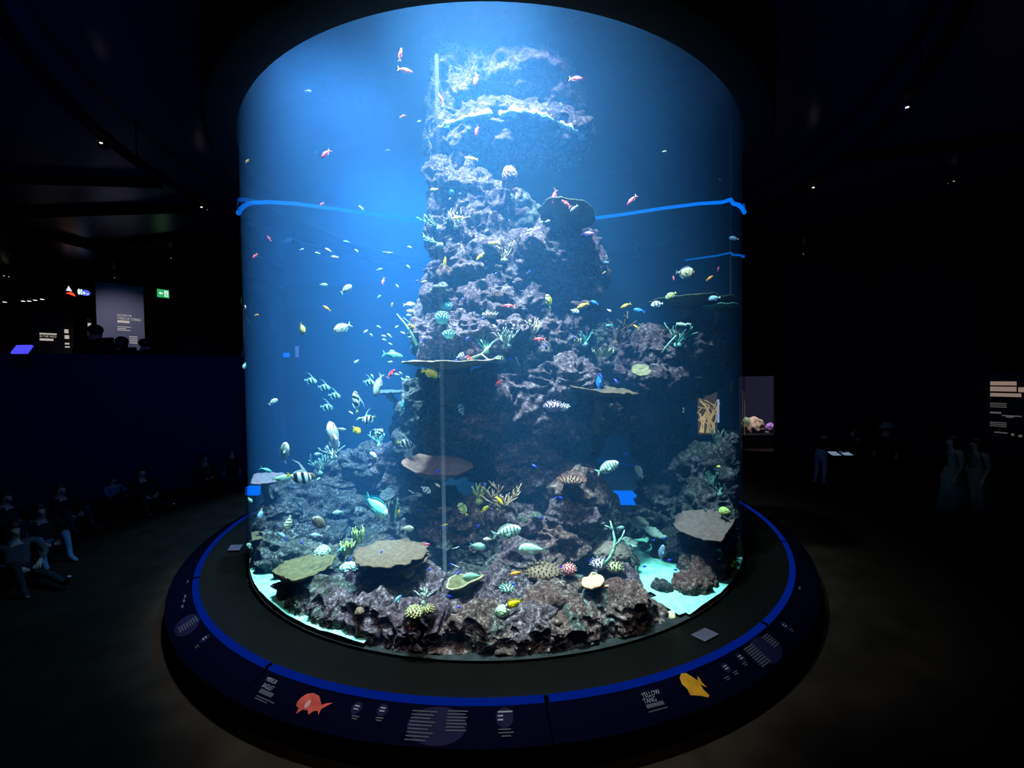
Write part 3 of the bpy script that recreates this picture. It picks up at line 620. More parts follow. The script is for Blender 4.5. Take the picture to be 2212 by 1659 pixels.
# ------------------------------------------------------------------ corals growing on the rocks
ROCKY = ('boulder', 'stone')
def first_hit(x, y, names, dmax=14):
    """depth of the first surface of one of the named kinds seen at a pixel, and its normal"""
    dg = FIRST['dg']; d = cam_dir((x - 1106) / FPX, (829.5 - y) / FPX); o = CAM.copy(); u = d.normalized()
    for _ in range(12):
        ok, loc, nrm, idx, ob, _m = SC.ray_cast(dg, o, u)
        if not ok: return None, None
        if ob.name.split('.')[0] in names: return (loc - CAM).dot(Vector((0, 1, 0))), nrm
        o = loc + u * .01
    return None, None
bpy.context.view_layer.update()
FIRST = {'dg': bpy.context.evaluated_depsgraph_get()}
def seat(x, y, d):
    """depth at which something rooted at a pixel meets the rock, d if there is no rock near that depth"""
    h, _ = first_hit(x, y, ROCKY)
    return h if h is not None and h < d + .9 else d
def cmat(name, col, var=.3, scale=18, bump=.02): return MATS.get(name) or plain(name, col, .75, .15, var=var, scale=scale, bump=bump)
BROWN = cmat('table_brown', (0.072, 0.046, 0.029)); TAN = cmat('table_tan', (0.207, 0.180, 0.121)); OLIVE = cmat('table_olive', (0.066, 0.056, 0.023)); DOLIVE = cmat('dark_olive', (0.055, 0.06, 0.035))
RUST = cmat('table_rust', (0.144, 0.074, 0.053)); PINK = cmat('coral_pink', (0.55, 0.20, 0.20)); PEACH = cmat('coral_peach', (0.465, 0.232, 0.135)); MINT = cmat('coral_mint', (0.208, 0.496, 0.368)); TEAL = cmat('coral_teal', (0.22, 0.62, 0.56))
LIME = cmat('coral_lime', (0.42, 0.50, 0.14)); PALEY = cmat('coral_pale_yellow', (0.52, 0.52, 0.26)); PURP = cmat('coral_purple', (0.22, 0.13, 0.19)); GREYG = cmat('coral_grey_green', (0.26, 0.34, 0.28)); CREAM = cmat('coral_cream', (0.58, 0.55, 0.42)); DBR = cmat('coral_dark_brown', (0.12, 0.075, 0.05))
STALK = cmat('coral_stalk', (0.10, 0.085, 0.06))
_cs = [100]
def cseed(): _cs[0] += 1; return random.Random(_cs[0]), _cs[0]
def table_coral(x, y, d, w_, lab, mat, tilt=0, roll=0, cup=.12, thick=.022, stalk=.25, rag=.07, ell=1.0, name='table_coral', snap=False, lean=0, stalkmat=None):
    rn, sd = cseed()
    if snap: d = seat(x, y, d)
    t = empty(name, at(x, y, d), lab, 'coral'); rad = px(w_ / 2, d)
    nr, ns = 9, 56; V = []; F = []
    rim = [1 + rag * mnoise.noise(Vector((math.cos(k * 2 * math.pi / ns) * 3, math.sin(k * 2 * math.pi / ns) * 3, sd))) * 1.6 + rag * .9 * mnoise.noise(Vector((math.cos(k * 2 * math.pi / ns) * 11, math.sin(k * 2 * math.pi / ns) * 11, sd))) for k in range(ns)]
    for side in (1, -1):
        for j in range(nr + 1):
            for k in range(ns):
                a = k * 2 * math.pi / ns; q = j / nr; r_ = rad * q * (1 + (rim[k] - 1) * q)
                X, Y = r_ * math.cos(a), r_ * math.sin(a) * ell
                Z = cup * rad * q * q + .05 * rad * mnoise.noise(Vector((X * 5, Y * 5, sd))) * q + .018 * mnoise.noise(Vector((X * 24, Y * 24, sd)))
                if side < 0: Z -= thick * (1.4 - .6 * q) + .10 * rad * (1 - q)
                V.append((X, Y, Z))
    m_ = (nr + 1) * ns
    for j in range(nr):
        for k in range(ns):
            k2 = (k + 1) % ns
            F.append((j * ns + k, j * ns + k2, (j + 1) * ns + k2, (j + 1) * ns + k)); F.append((m_ + j * ns + k2, m_ + j * ns + k, m_ + (j + 1) * ns + k, m_ + (j + 1) * ns + k2))
    for k in range(ns):
        k2 = (k + 1) % ns; F.append((nr * ns + k, nr * ns + k2, m_ + nr * ns + k2, m_ + nr * ns + k))
    rz = rn.uniform(0, .2); t.rotation_euler = (R(tilt), R(roll), rz); Mw = Matrix.Translation(t.location) @ t.rotation_euler.to_matrix().to_4x4(); Mi = Mw.inverted()
    for i, v in enumerate(V):                                      # a plate never pokes through the acrylic
        q = Mw @ Vector(v); rr = math.hypot(q.x, q.y)
        if rr > TANK_R - .06: q.x *= (TANK_R - .06) / rr; q.y *= (TANK_R - .06) / rr; V[i] = tuple(Mi @ q)
    mesh_obj('plate', V, F, mat, t)
    if stalk:
        back = Vector((lean, stalk * .5, -stalk)); n_ = 5
        MB().tube([Vector((0, 0, -.02 - thick - .05 * rad)) + back * (i / n_) for i in range(n_ + 1)], [rad * .30, rad * .2, rad * .15, rad * .14, rad * .17, rad * .24], 10).build('stalk', stalkmat or STALK, t, True)
    return t
def branch_pts(rn, p, dirv, L, n, wob):
    pts = [p]
    for i in range(n):
        dirv = (dirv + Vector((rn.uniform(-wob, wob), rn.uniform(-wob, wob), rn.uniform(-wob * .6, wob)))).normalized(); p = p + dirv * (L / n); pts.append(p)
    return pts, dirv
def branch_coral(x, y, d, h_, lab, mat, n=6, spread=.8, thick=.018, sub=2, up=(0, 0, 1), name='branching_coral', snap=True, wob=.25):
    """staghorn-like: every main branch with its side twigs is one part"""
    rn, sd = cseed()
    if snap: d = seat(x, y, d) - .02
    t = empty(name, at(x, y, d), lab, 'coral'); H = px(h_, d); up = Vector(up).normalized()
    mb = MB(); mb.tube([(0, 0, -.05), (0, 0, .0), Vector((0, 0, 0)) + up * .04], [H * .16 + thick, H * .14 + thick, thick * 1.2], 8); mb.build('root', mat, t, True)
    for k in range(n):
        a = 2 * math.pi * k / n + rn.uniform(-.3, .3)
        dv = (up + Vector((math.cos(a), math.sin(a) * .7, 0)) * spread * rn.uniform(.5, 1.1)).normalized(); L = H * rn.uniform(.7, 1.0); m2 = MB()
        pts, dl = branch_pts(rn, Vector((0, 0, 0)), dv, L, 5, wob); m2.tube(pts, [thick * (1 - .12 * i) for i in range(6)], 6)
        for s_ in range(sub):
            i = rn.randint(1, 4); sv = (dl + Vector((rn.uniform(-1, 1), rn.uniform(-1, 1), rn.uniform(-.2, .8))) * .8).normalized()
            q, _ = branch_pts(rn, pts[i], sv, L * rn.uniform(.3, .5), 3, wob); m2.tube(q, [thick * .75, thick * .65, thick * .55, thick * .35], 6)
        m2.build('branch', mat, t, True)
    return t
def lump_coral(x, y, d, rx, ry, lab, mat, name='brain_coral', amp=.12, freq=7, snap=True, sub=5):
    _, sd = cseed()
    if snap: d = seat(x, y, d)
    V, F = ico(sub); s3 = np.array([px(rx, d), px((rx + ry) / 2, d), px(ry, d)]); W = V * freq / 2 + sd * 3.1
    P = V * (1 + .12 * vnoise(V * 1.5 + sd) + amp * (1 - 2 * np.abs(vnoise(W * 1.6))))[:, None] * s3
    me = fast_mesh(name, P, F, mat); o = bpy.data.objects.new(name, me); COL.objects.link(o); o.location = at(x, y, d); return tag(o, lab, 'coral')
def finger_coral(x, y, d, w_, h_, lab, mat, n=40, fl=.05, fr=.012, name='finger_coral', dome=.55, base=None):
    """a cushion of short upright fingers, each finger a part"""
    rn, sd = cseed(); d = seat(x, y, d) - .07; t = empty(name, at(x, y - h_ * .2, d), lab, 'coral'); rx, rz = px(w_ / 2, d), px(h_ / 2, d)
    V, F = ico(4); me = fast_mesh('cushion', V * np.array([rx * .9, rx * .75, rz * .75]), F, base or mat); o = bpy.data.objects.new('cushion', me); COL.objects.link(o); o.parent = t
    fm = MB().tube([(0, 0, -.3), (0, 0, .3), (0, 0, .75), (0, 0, 1.0)], [.9, 1.0, .8, .25], 6); mesh = None
    for k in range(n):
        z = 1 - 1.15 * (k + .5) / n; a = k * 2.39996; s_ = math.sqrt(max(0, 1 - z * z)); nv = Vector((s_ * math.cos(a), s_ * math.sin(a), z))
        if nv.y > .6: continue
        if mesh is None: c = fm.build('finger', mat, t, True); mesh = c.data
        else: c = bpy.data.objects.new('finger', mesh); COL.objects.link(c); c.parent = t
        c.location = (nv.x * rx * .88, nv.y * rx * .73, nv.z * rz * .73); q = Vector((nv.x, nv.y, nv.z + dome)).normalized()
        c.rotation_euler = q.to_track_quat('Z', 'Y').to_euler(); c.scale = (fr, fr, fl * rn.uniform(.7, 1.2))
    return t
def cup_coral(x, y, d, w_, h_, lab, mat, rimmat, tilt=0, roll=0, name='cup_coral'):
    _, sd = cseed(); t = empty(name, at(x, y + h_ / 2, d), lab, 'coral'); rw, H = px(w_ / 2, d), px(h_, d)
    prof = [(.16, 0), (.14, .15), (.24, .38), (.5, .68), (.85, .92), (1.0, 1.0)]; ns = 40; V = []; F = []
    for side in (0, 1):
        for r_, z in prof:
            for k in range(ns):
                a = k * 2 * math.pi / ns; q = r_ * rw * (1 + .10 * math.sin(3 * a + sd) * r_ + .05 * math.sin(7 * a) * r_) - side * .018
                V.append((max(q, .004) * math.cos(a), max(q, .004) * math.sin(a), z * H + H * .10 * math.sin(2 * a + sd) * r_ * r_ + side * .012))
    n_ = len(prof)
    for s_ in (0, 1):
        for j in range(n_ - 1):
            for k in range(ns):
                k2 = (k + 1) % ns; b = s_ * n_ * ns; f = (b + j * ns + k, b + j * ns + k2, b + (j + 1) * ns + k2, b + (j + 1) * ns + k); F.append(f if not s_ else f[::-1])
    mesh_obj('cup', V, F, mat, t)
    pts = [V[(n_ - 1) * ns + k] for k in range(ns)] + [V[(n_ - 1) * ns]]
    MB().tube([Vector(p) for p in pts], .014, 6).build('rim', rimmat, t, True)
    t.rotation_euler = (R(tilt), R(roll), 0); return t
def leaf_coral(x, y, d, w_, h_, lab, mat, n=7, name='leaf_coral', snap=True):
    """curled sheets standing in a rosette, each leaf a part"""
    rn, sd = cseed()
    if snap: d = seat(x, y, d)
    t = empty(name, at(x, y, d), lab, 'coral'); rw, H = px(w_ / 2, d), px(h_, d)
    for k in range(n):
        a = 2 * math.pi * k / n + rn.uniform(-.3, .3); r0 = rw * rn.uniform(.15, .45); cu = rn.uniform(.5, 1.1); nu, nv = 12, 5; V = []; F = []; wl = rw * rn.uniform(.5, .75)
        for s_ in (0, 1):
            for j in range(nv + 1):
                for i in range(nu + 1):
                    uu = (i / nu - .5) * 2; v_ = j / nv; b = uu * cu
                    rr_ = r0 + wl * .45 * v_ * (1 + .2 * math.sin(5 * uu + k)) + s_ * .014
                    V.append((rr_ * math.cos(a + b * .7), rr_ * math.sin(a + b * .7), H * v_ * (1 - .35 * uu * uu) + .03 * math.sin(6 * uu + k) * v_))
        m_ = (nv + 1) * (nu + 1)
        for j in range(nv):
            for i in range(nu):
                q = (j * (nu + 1) + i, j * (nu + 1) + i + 1, (j + 1) * (nu + 1) + i + 1, (j + 1) * (nu + 1) + i); F.append(q[::-1]); F.append(tuple(z + m_ for z in q))
        for i in range(nu): F.append((nv * (nu + 1) + i, nv * (nu + 1) + i + 1, m_ + nv * (nu + 1) + i + 1, m_ + nv * (nu + 1) + i))
        mesh_obj('leaf', V, F, mat, t)
    return t
# plates
table_coral(978, 783, 5.15, 212, 'wide tan table coral plate seen edge-on above the yellow rabbitfish', TAN, tilt=3, roll=-1, cup=.05, stalk=.45)
table_coral(1303, 846, 5.1, 148, 'brown table coral plate with a blue fish upright on it, under the shelf', BROWN, tilt=5, roll=7, cup=.10, stalk=.5, ell=.9)
table_coral(945, 1022, 5.2, 152, 'rusty curved table coral plate halfway down, behind the vertical pale tube', RUST, tilt=6, roll=6, cup=.28, stalk=.4, ell=.8)
table_coral(1225, 466, 5.6, 124, 'dark table coral plate seen from below, right of the upper pillar', DOLIVE, tilt=-4, roll=13, cup=.05, stalk=.35, lean=-.3)
table_coral(1490, 654, 5.9, 170, 'wide dark table coral plate above the rock shelf near the right glass', DOLIVE, tilt=2, roll=1, cup=.05, stalk=.4, lean=-.1)
table_coral(1555, 661, 5.5, 70, 'small teal green plate edge at the right glass above the shelf', cmat('coral_deep_teal', (.05, .16, .14)), tilt=2, cup=.05, stalk=.4)
table_coral(846, 1195, 4.35, 158, 'large brown table coral with a scalloped rim over the dark hollow, front left', BROWN, tilt=-3, roll=0, cup=.05, stalk=.35, rag=.12, ell=.95)
table_coral(880, 1224, 4.3, 104, 'smaller brown plate coral with a yellow tip below the large table coral', BROWN, tilt=-6, roll=-20, cup=.12, stalk=.22, stalkmat=LIME, ell=.7)
table_coral(655, 1237, 4.4, 128, 'olive table coral dish near the left glass above the sand corner', OLIVE, tilt=-1, roll=-4, cup=.22, stalk=.25)
table_coral(1530, 1138, 4.9, 136, 'broad purplish brown plate coral near the right glass low down', cmat('plate_plum', (0.105, 0.066, 0.059)), tilt=5, roll=-8, cup=.12, stalk=.3)
table_coral(554, 1158, 5.2, 48, 'small olive plate coral cut by the left glass edge', OLIVE, tilt=4, cup=.1, stalk=.2)
table_coral(568, 1036, 5.65, 86, 'dull plum plate coral at the left glass beside the big bannerfish', cmat('plate_plum2', (.10, .075, .085)), tilt=2, roll=3, cup=.1, stalk=.4)
table_coral(970, 1309, 3.95, 46, 'small pink plate coral with a blue fish on it, left of the cup coral foot', PINK, tilt=4, roll=8, cup=.1, stalk=.12)
table_coral(996, 1325, 3.85, 44, 'small beige plate coral just below the pink plate', cmat('plate_beige', (.36, .28, .22)), tilt=2, roll=6, cup=.1, stalk=.12)
table_coral(1415, 1152, 5.3, 48, 'grey green plate coral beyond the mint branch', GREYG, tilt=8, roll=14, cup=.15, stalk=.25)
table_coral(1381, 1130, 5.6, 40, 'dim green plate coral behind the grey green plate', cmat('plate_dim', (.10, .14, .11)), tilt=20, cup=.1, stalk=.25)
table_coral(1356, 1172, 5.0, 44, 'pale green leaf-shaped plate coral right of the mint branch', GREYG, tilt=30, roll=12, cup=.1, stalk=.2, ell=.6)
table_coral(1475, 700, 5.5, 28, 'small pale grey plate coral on the rock shelf', GREYG, tilt=20, cup=.1, stalk=.15)
table_coral(1385, 800, 5.3, 40, 'small olive plate coral on the face of the rock shelf', cmat('plate_moss', (.16, .14, .07)), tilt=40, roll=-15, cup=.1, stalk=.2)
table_coral(840, 846, 6.0, 60, 'dark plate coral hanging in the water behind the grey diving fish', cmat('plate_dark', (.03, .045, .05)), tilt=4, cup=.05, stalk=.4, lean=.3)
table_coral(837, 1068, 5.3, 32, 'dark round plate coral above the big teal fish', cmat('plate_dark', (.03, .045, .05)), tilt=38, cup=.02, stalk=.2)
# cups and vases
cup_coral(1012, 1284, 4.05, 78, 56, 'olive vase coral opening upwards under the green surgeonfish', cmat('vase_olive', (0.092, 0.080, 0.038)), cmat('vase_rim', (0.204, 0.180, 0.096)), tilt=-12, roll=-8, name='vase_coral')
cup_coral(1283, 1292, 4.1, 52, 72, 'tall green vase coral with a peach rim, front right', cmat('vase_green', (.10, .24, .18)), PEACH, tilt=0, roll=10, name='vase_coral')
table_coral(1281, 1257, 3.98, 50, 'peach plate capping the tall green vase coral', PEACH, tilt=-4, roll=-12, cup=.1, stalk=.08, thick=.03)
# cushions and lumps
finger_coral(1172, 1243, 4.05, 86, 42, 'brown bushy finger coral cushion with pale tips, beside the pink one', cmat('finger_brown', (.27, .19, .13)), n=90, fl=.032, fr=.008, base=DBR)
finger_coral(1229, 1237, 4.05, 33, 32, 'round pink finger coral touching the brown cushion', cmat('finger_pink', (.72, .28, .26)), n=50, fl=.022, fr=.008, base=PINK)
finger_coral(1097, 1277, 4.05, 30, 24, 'mint finger coral tuft above the yellow rabbitfish', cmat('finger_mint', (0.273, 0.488, 0.403)), n=34, fl=.035, fr=.008)
finger_coral(897, 1331, 3.75, 42, 34, 'pale yellow cauliflower coral left of the smaller round one', PALEY, n=60, fl=.02, fr=.011)
finger_coral(926, 1322, 3.8, 26, 24, 'small round yellowish coral head right of the cauliflower coral', cmat('finger_straw', (.42, .38, .18)), n=40, fl=.014, fr=.009)
finger_coral(893, 1356, 3.72, 22, 16, 'tiny rust coloured bush coral under the cauliflower coral', cmat('finger_rust', (.45, .20, .13)), n=24, fl=.03, fr=.006)
finger_coral(1080, 783, 5.1, 28, 22, 'pale green knobbly coral head left of the dark leaf coral', cmat('finger_pale', (0.315, 0.364, 0.224)), n=40, fl=.02, fr=.012)
finger_coral(1326, 1232, 4.4, 40, 30, 'olive finger coral at the foot of the mint branch', cmat('finger_olive', (.28, .28, .14)), n=40, fl=.03, fr=.01)
finger_coral(1295, 1225, 4.45, 40, 30, 'grey lilac finger coral left of the mint branch foot', cmat('finger_lilac', (.34, .30, .34)), n=40, fl=.03, fr=.01)
finger_coral(1060, 685, 5.2, 34, 18, 'cream tuft coral on the pillar right of the teal patch', CREAM, n=40, fl=.035, fr=.009)
finger_coral(1217, 885, 5.0, 26, 20, 'white tuft coral on the rock face under the shelf plate', cmat('finger_white', (.75, .72, .72)), n=34, fl=.03, fr=.012)
finger_coral(1195, 885, 5.05, 40, 30, 'lilac tuft coral left of the white tuft', cmat('finger_lilac2', (.34, .24, .36)), n=40, fl=.03, fr=.011)
finger_coral(1235, 1043, 4.9, 60, 24, 'reddish brown shaggy coral cap on the rock column', cmat('finger_red', (.30, .13, .10)), n=70, fl=.045, fr=.008, base=DBR)
finger_coral(965, 668, 5.3, 26, 24, 'upper tuft of the teal coral patch on the pillar', TEAL, n=34, fl=.03, fr=.011)
finger_coral(955, 695, 5.3, 30, 34, 'middle tuft of the teal coral patch on the pillar', TEAL, n=40, fl=.03, fr=.012)
finger_coral(970, 728, 5.25, 26, 22, 'lowest tuft of the teal coral patch above the tan plate', TEAL, n=34, fl=.03, fr=.011)
lump_coral(1450, 1331, 4.1, 9, 10, 'round pale yellow green coral ball next to the sand corner', PALEY, amp=.06)
lump_coral(757, 1226, 4.55, 20, 10, 'bright mint coral lump left of the dark hollow', cmat('lump_mint', (0.216, 0.480, 0.372)), amp=.2)
lump_coral(696, 1195, 4.6, 16, 14, 'pale teal coral lump behind the olive dish', cmat('lump_teal', (.26, .50, .45)), amp=.2)
lump_coral(777, 1322, 4.0, 9, 9, 'small brown sea urchin shaped coral knob, front left', DBR, amp=.12)
lump_coral(1310, 1208, 4.5, 12, 16, 'lime green coral lump at the left of the mint branch foot', LIME, amp=.1)
lump_coral(1320, 1195, 4.9, 40, 22, 'dull brown domed coral behind the mint branch', cmat('dome_brown', (.10, .075, .06)), amp=.05)
lump_coral(1085, 1322, 3.85, 14, 12, 'light green coral knob left of the yellow rabbitfish', cmat('knob_green', (0.266, 0.420, 0.238)), amp=.15)
lump_coral(1565, 1105, 5.0, 10, 9, 'small lime coral ball above the right plum plate', LIME, amp=.1)
lump_coral(1582, 1216, 4.75, 6, 9, 'tiny lime coral ball by the right glass edge', LIME, amp=.1)
lump_coral(1168, 1130, 4.85, 7, 7, 'small round mauve coral ball in the mound', PURP, amp=.06)
# leaves
leaf_coral(1130, 810, 4.95, 84, 34, 'dark green cabbage leaf coral with pale rims in front of the pillar', cmat('leaf_dark', (.15, .17, .10)), n=9, name='cabbage_coral')
leaf_coral(1303, 772, 5.3, 62, 16, 'yellow green lettuce coral lying on the rock shelf', cmat('leaf_yellow', (.48, .58, .30)), n=6, name='lettuce_coral')
leaf_coral(775, 1172, 4.7, 34, 28, 'upper yellow green lettuce coral left of the large table coral', cmat('leaf_lime', (.34, .42, .12)), n=6, name='lettuce_coral')
leaf_coral(750, 1196, 4.6, 44, 24, 'lower yellow green lettuce coral left of the large table coral', cmat('leaf_lime', (.34, .42, .12)), n=6, name='lettuce_coral')
leaf_coral(1245, 748, 5.3, 26, 14, 'small yellow leaf coral on the rock above the shelf', cmat('leaf_straw', (.45, .45, .2)), n=5, name='lettuce_coral')
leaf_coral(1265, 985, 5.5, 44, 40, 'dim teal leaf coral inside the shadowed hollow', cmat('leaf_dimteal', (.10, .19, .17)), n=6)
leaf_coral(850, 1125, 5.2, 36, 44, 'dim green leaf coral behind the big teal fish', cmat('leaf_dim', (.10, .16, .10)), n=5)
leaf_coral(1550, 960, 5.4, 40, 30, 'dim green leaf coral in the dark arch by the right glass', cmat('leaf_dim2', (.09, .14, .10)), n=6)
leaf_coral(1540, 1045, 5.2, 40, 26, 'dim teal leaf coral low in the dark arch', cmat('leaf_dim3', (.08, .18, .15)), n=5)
lump_coral(1101, 383, 5.75, 15, 20, 'upright mauve sea fan shaped coral standing in open water by the pillar', PURP, name='sea_fan', amp=.2, freq=12, snap=False)
# branches
branch_coral(975, 412, 5.9, 34, 'mint forked branching coral high on the pillar', MINT, n=3, spread=.9, thick=.014, up=(.3, -.3, 1))
branch_coral(948, 492, 5.9, 44, 'pale mint fan of branches sticking out of the pillar at the light line', MINT, n=6, spread=.6, thick=.010, sub=3, up=(-1, -.2, .3))
branch_coral(950, 528, 5.9, 40, 'mint branching coral just below the light line', MINT, n=4, spread=.5, thick=.013, up=(-1, -.2, .25))
branch_coral(1090, 560, 5.6, 46, 'yellowish staghorn coral on the pillar under the slim yellow fish', cmat('horn_yellow', (.55, .50, .26)), n=6, spread=1.1, thick=.016, up=(.2, -.4, 1))
branch_coral(985, 488, 5.8, 34, 'cream bushy branching coral near the top of the mound', CREAM, n=9, spread=1.2, thick=.012, up=(-.1, -.6, 1))
branch_coral(1095, 745, 5.2, 50, 'olive grey bushy coral in the middle of the pillar', GREYG, n=10, spread=1.2, thick=.014, sub=3, up=(0, -.5, 1))
branch_coral(1150, 728, 5.2, 44, 'pale olive branching coral right of the bushy coral', cmat('horn_olive', (.38, .37, .24)), n=7, spread=1.0, thick=.014, sub=2, up=(.1, -.5, 1))
branch_coral(1050, 755, 5.0, 34, 'mint green branching coral on the tan plate', MINT, n=6, spread=1.2, thick=.012, up=(.3, -.2, 1))
branch_coral(1465, 742, 5.3, 52, 'light green branching coral on the rock shelf', MINT, n=8, spread=1.3, thick=.012, sub=1, up=(0, -.4, .6))
branch_coral(1330, 740, 5.6, 62, 'dark brown twisted branching coral at the left end of the shelf', DBR, n=7, spread=.7, thick=.022, sub=3, up=(.2, 0, 1), wob=.45)
branch_coral(1265, 742, 5.5, 30, 'teal tuft of branches left of the twisted brown coral', TEAL, n=7, spread=.9, thick=.008, sub=1, up=(0, -.3, 1))
branch_coral(1082, 1098, 4.75, 62, 'brown staghorn coral thicket in front of the round boulder', cmat('horn_brown', (.30, .20, .13)), n=12, spread=1.3, thick=.015, sub=3, up=(.1, -.3, .8))
branch_coral(1035, 1080, 4.8, 44, 'lime leafy branching coral left of the brown staghorn thicket', LIME, n=6, spread=.8, thick=.016, sub=2)
branch_coral(893, 748, 5.6, 30, 'green stubby branching coral at the left end of the tan plate', MINT, n=4, spread=.8, thick=.012)
branch_coral(720, 985, 5.9, 40, 'pale green branching coral under the two toned fish', cmat('horn_pale', (.38, .56, .46)), n=7, spread=1.4, thick=.013, sub=1, up=(0, -.3, .5))
branch_coral(820, 960, 5.8, 34, 'teal branching coral on the peak of the left slope', cmat('horn_teal', (.20, .42, .38)), n=6, spread=.8, thick=.011, sub=2)
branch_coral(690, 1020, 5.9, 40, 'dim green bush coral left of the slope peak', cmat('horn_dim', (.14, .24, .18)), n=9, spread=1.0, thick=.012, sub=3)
branch_coral(915, 1300, 4.0, 30, 'grey green feathery coral between the hollow and the rubble', GREYG, n=7, spread=.6, thick=.009, sub=3)
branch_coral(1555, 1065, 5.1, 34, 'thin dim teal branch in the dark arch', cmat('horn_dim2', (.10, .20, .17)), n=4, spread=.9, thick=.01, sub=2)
# the long mint branch and the two thin rods
def rod_coral(pts, rad, lab, mat, forks=(), name='rod_coral'):
    p0 = at(*pts[0]); t = empty(name, p0, lab, 'coral'); MB().tube([at(*p) - p0 for p in pts], rad, 8).build('stem', mat, t, True)
    for f in forks: MB().tube([at(*p) - p0 for p in f[0]], f[1], 6).build('branch', mat, t, True)
    return t
rod_coral([(1304, 1222, 4.35), (1318, 1205, 4.3), (1327, 1185, 4.3), (1328, 1165, 4.3), (1322, 1140, 4.35), (1318, 1125, 4.35)], [.022, .02, .018, .016, .012, .007], 'long mint green forked branch rising from the sea bed, right of centre', cmat('rod_mint', (.26, .60, .40)), [([(1327, 1180, 4.3), (1338, 1170, 4.28), (1345, 1158, 4.26), (1349, 1145, 4.26)], [.014, .012, .01, .006]), ([(1322, 1145, 4.33), (1314, 1138, 4.3), (1306, 1135, 4.3)], [.01, .008, .005]), ([(1340, 1168, 4.28), (1352, 1160, 4.3)], [.008, .004])])
rod_coral([(901, 745, 5.3), (884, 714, 5.2), (872, 697, 5.2), (857, 678, 5.15)], [.022, .020, .016, .006], 'thin teal green rod slanting out to the left of the pillar', cmat('rod_teal', (.22, .55, .46)), [([(884, 714, 5.2), (888, 700, 5.15), (871, 686, 5.1)], [.01, .008, .004])])
rod_coral([(1060, 748, 5.0), (1040, 765, 4.95), (1010, 778, 4.95)], [.006, .012, .02], 'green curved rod lying on the tan plate', cmat('rod_green', (.26, .48, .34)), [([(1040, 765, 4.95), (1052, 775, 4.9), (1066, 782, 4.9)], [.012, .01, .006])])
rod_coral([(1430, 762, 5.35), (1445, 742, 5.3), (1460, 725, 5.3)], [.012, .014, .008], 'pale green curved branch lying on the rock shelf', cmat('rod_mint', (.26, .60, .40)))
# the pale crust along the water line of the pillar
def crust(name, pts, rad, lab, mat):
    P = []
    for a, b in zip(pts, pts[1:]):
        for i in range(7): P.append((a[0] + (b[0] - a[0]) * i / 7, a[1] + (b[1] - a[1]) * i / 7))
    W = [at(x, y, seat(x, y + 6, 5.9) - .03) for x, y in P]; W = [sum((W[max(0, min(len(W) - 1, i + k))] for k in (-1, 0, 1)), Vector()) / 3 for i in range(len(W))]; p0 = W[0].copy(); V = []; F = []; ns = 12
    for i, p in enumerate(W):
        t = (W[min(i + 1, len(W) - 1)] - W[max(i - 1, 0)]).normalized(); u_ = Vector((0, 0, 1)).cross(t).normalized(); w_ = t.cross(u_)
        for k in range(ns):
            a = 2 * math.pi * k / ns; q = u_ * math.cos(a) + w_ * math.sin(a); r_ = rad * (.6 + 1.3 * mnoise.noise(p * 9) + .9 * mnoise.noise((p + q * .1) * 25)); V.append(p - p0 + q * max(r_, .012))
    for i in range(len(W) - 1):
        for k in range(ns): F.append((i * ns + k, i * ns + (k + 1) % ns, (i + 1) * ns + (k + 1) % ns, (i + 1) * ns + k))
    F += [tuple(range(ns))[::-1], tuple((len(W) - 1) * ns + k for k in range(ns))]
    o = mesh_obj(name, V, F, mat, None, p0); return tag(o, lab, 'crust')
crust('pale_crust', [(950, 277), (985, 262), (1020, 251), (1055, 245), (1085, 247), (1115, 240), (1150, 243), (1182, 253), (1215, 268), (1245, 286), (1264, 303)], .055, 'ragged pale green crust arching along the top of the rock pillar', cmat('crust_mint', (.42, .55, .48), scale=30, bump=.04))
# ------------------------------------------------------------------ added glowing images of light strips; tube and joint
REFRACTED_BLUE = glow('refracted_blue', (0.0, 0.19, 1.0), 1.0)  # glowing tubes stand in for the refracted image of a hall light strip
def light_line(name, pts, rad, lab, mat):
    p0 = at(*pts[0]); o = MB().tube([at(*p) - p0 for p in pts], rad, 8).build(name, mat, None, True); o.location = p0; return tag(o, lab, 'light line')
def lerp_pts(P, n=6):
    out = []
    for a, b in zip(P, P[1:]):
        for i in range(n): out.append(tuple(a[j] + (b[j] - a[j]) * i / n for j in range(3)))
    return out + [P[-1]]
light_line('light_line', lerp_pts([(515, 461, 5.72), (521, 450, 5.95), (534, 441, 6.25), (552, 437.5, 6.5), (580, 436.5, 6.65), (640, 440, 6.75), (700, 448, 6.9), (800, 462, 7.1), (870, 471, 7.2), (950, 480, 7.3)], 3), .030, 'refracted image of a blue hall light strip crossing the water left of the pillar', REFRACTED_BLUE)
light_line('light_line', lerp_pts([(1255, 475, 7.2), (1340, 464, 7.0), (1430, 450, 6.8), (1510, 440, 6.6), (1560, 437, 6.4), (1578, 431, 6.3), (1584, 440, 6.2), (1594, 442, 6.0), (1603, 449, 5.85), (1608, 459, 5.7)], 3), .029, 'refracted image of a blue hall light strip crossing the water right of the pillar', REFRACTED_BLUE)
light_line('light_line', lerp_pts([(1480, 562, 6.8), (1550, 552, 6.5), (1578, 546, 6.3), (1584, 551, 6.2), (1598, 551, 5.95), (1606, 555, 5.75)], 3), .016, 'faint thin blue line below the main one at the right glass', glow('blue_line_dim', (0, .13, .6), .7))
def led_image(x0, x1, y0, y1, d, lab, mat):  # added glowing boxes for the plinth strip's image seen through the tank
    a, b = at(x0, y1, d), at(x1, y0, d); o = MB().box((0, 0, 0), (b.x - a.x, .06, b.z - a.z)).build('led_image_box', mat); o.location = (a + b) / 2; o.rotation_euler = (0, R(1.5), 0); return tag(o, lab, 'light image')
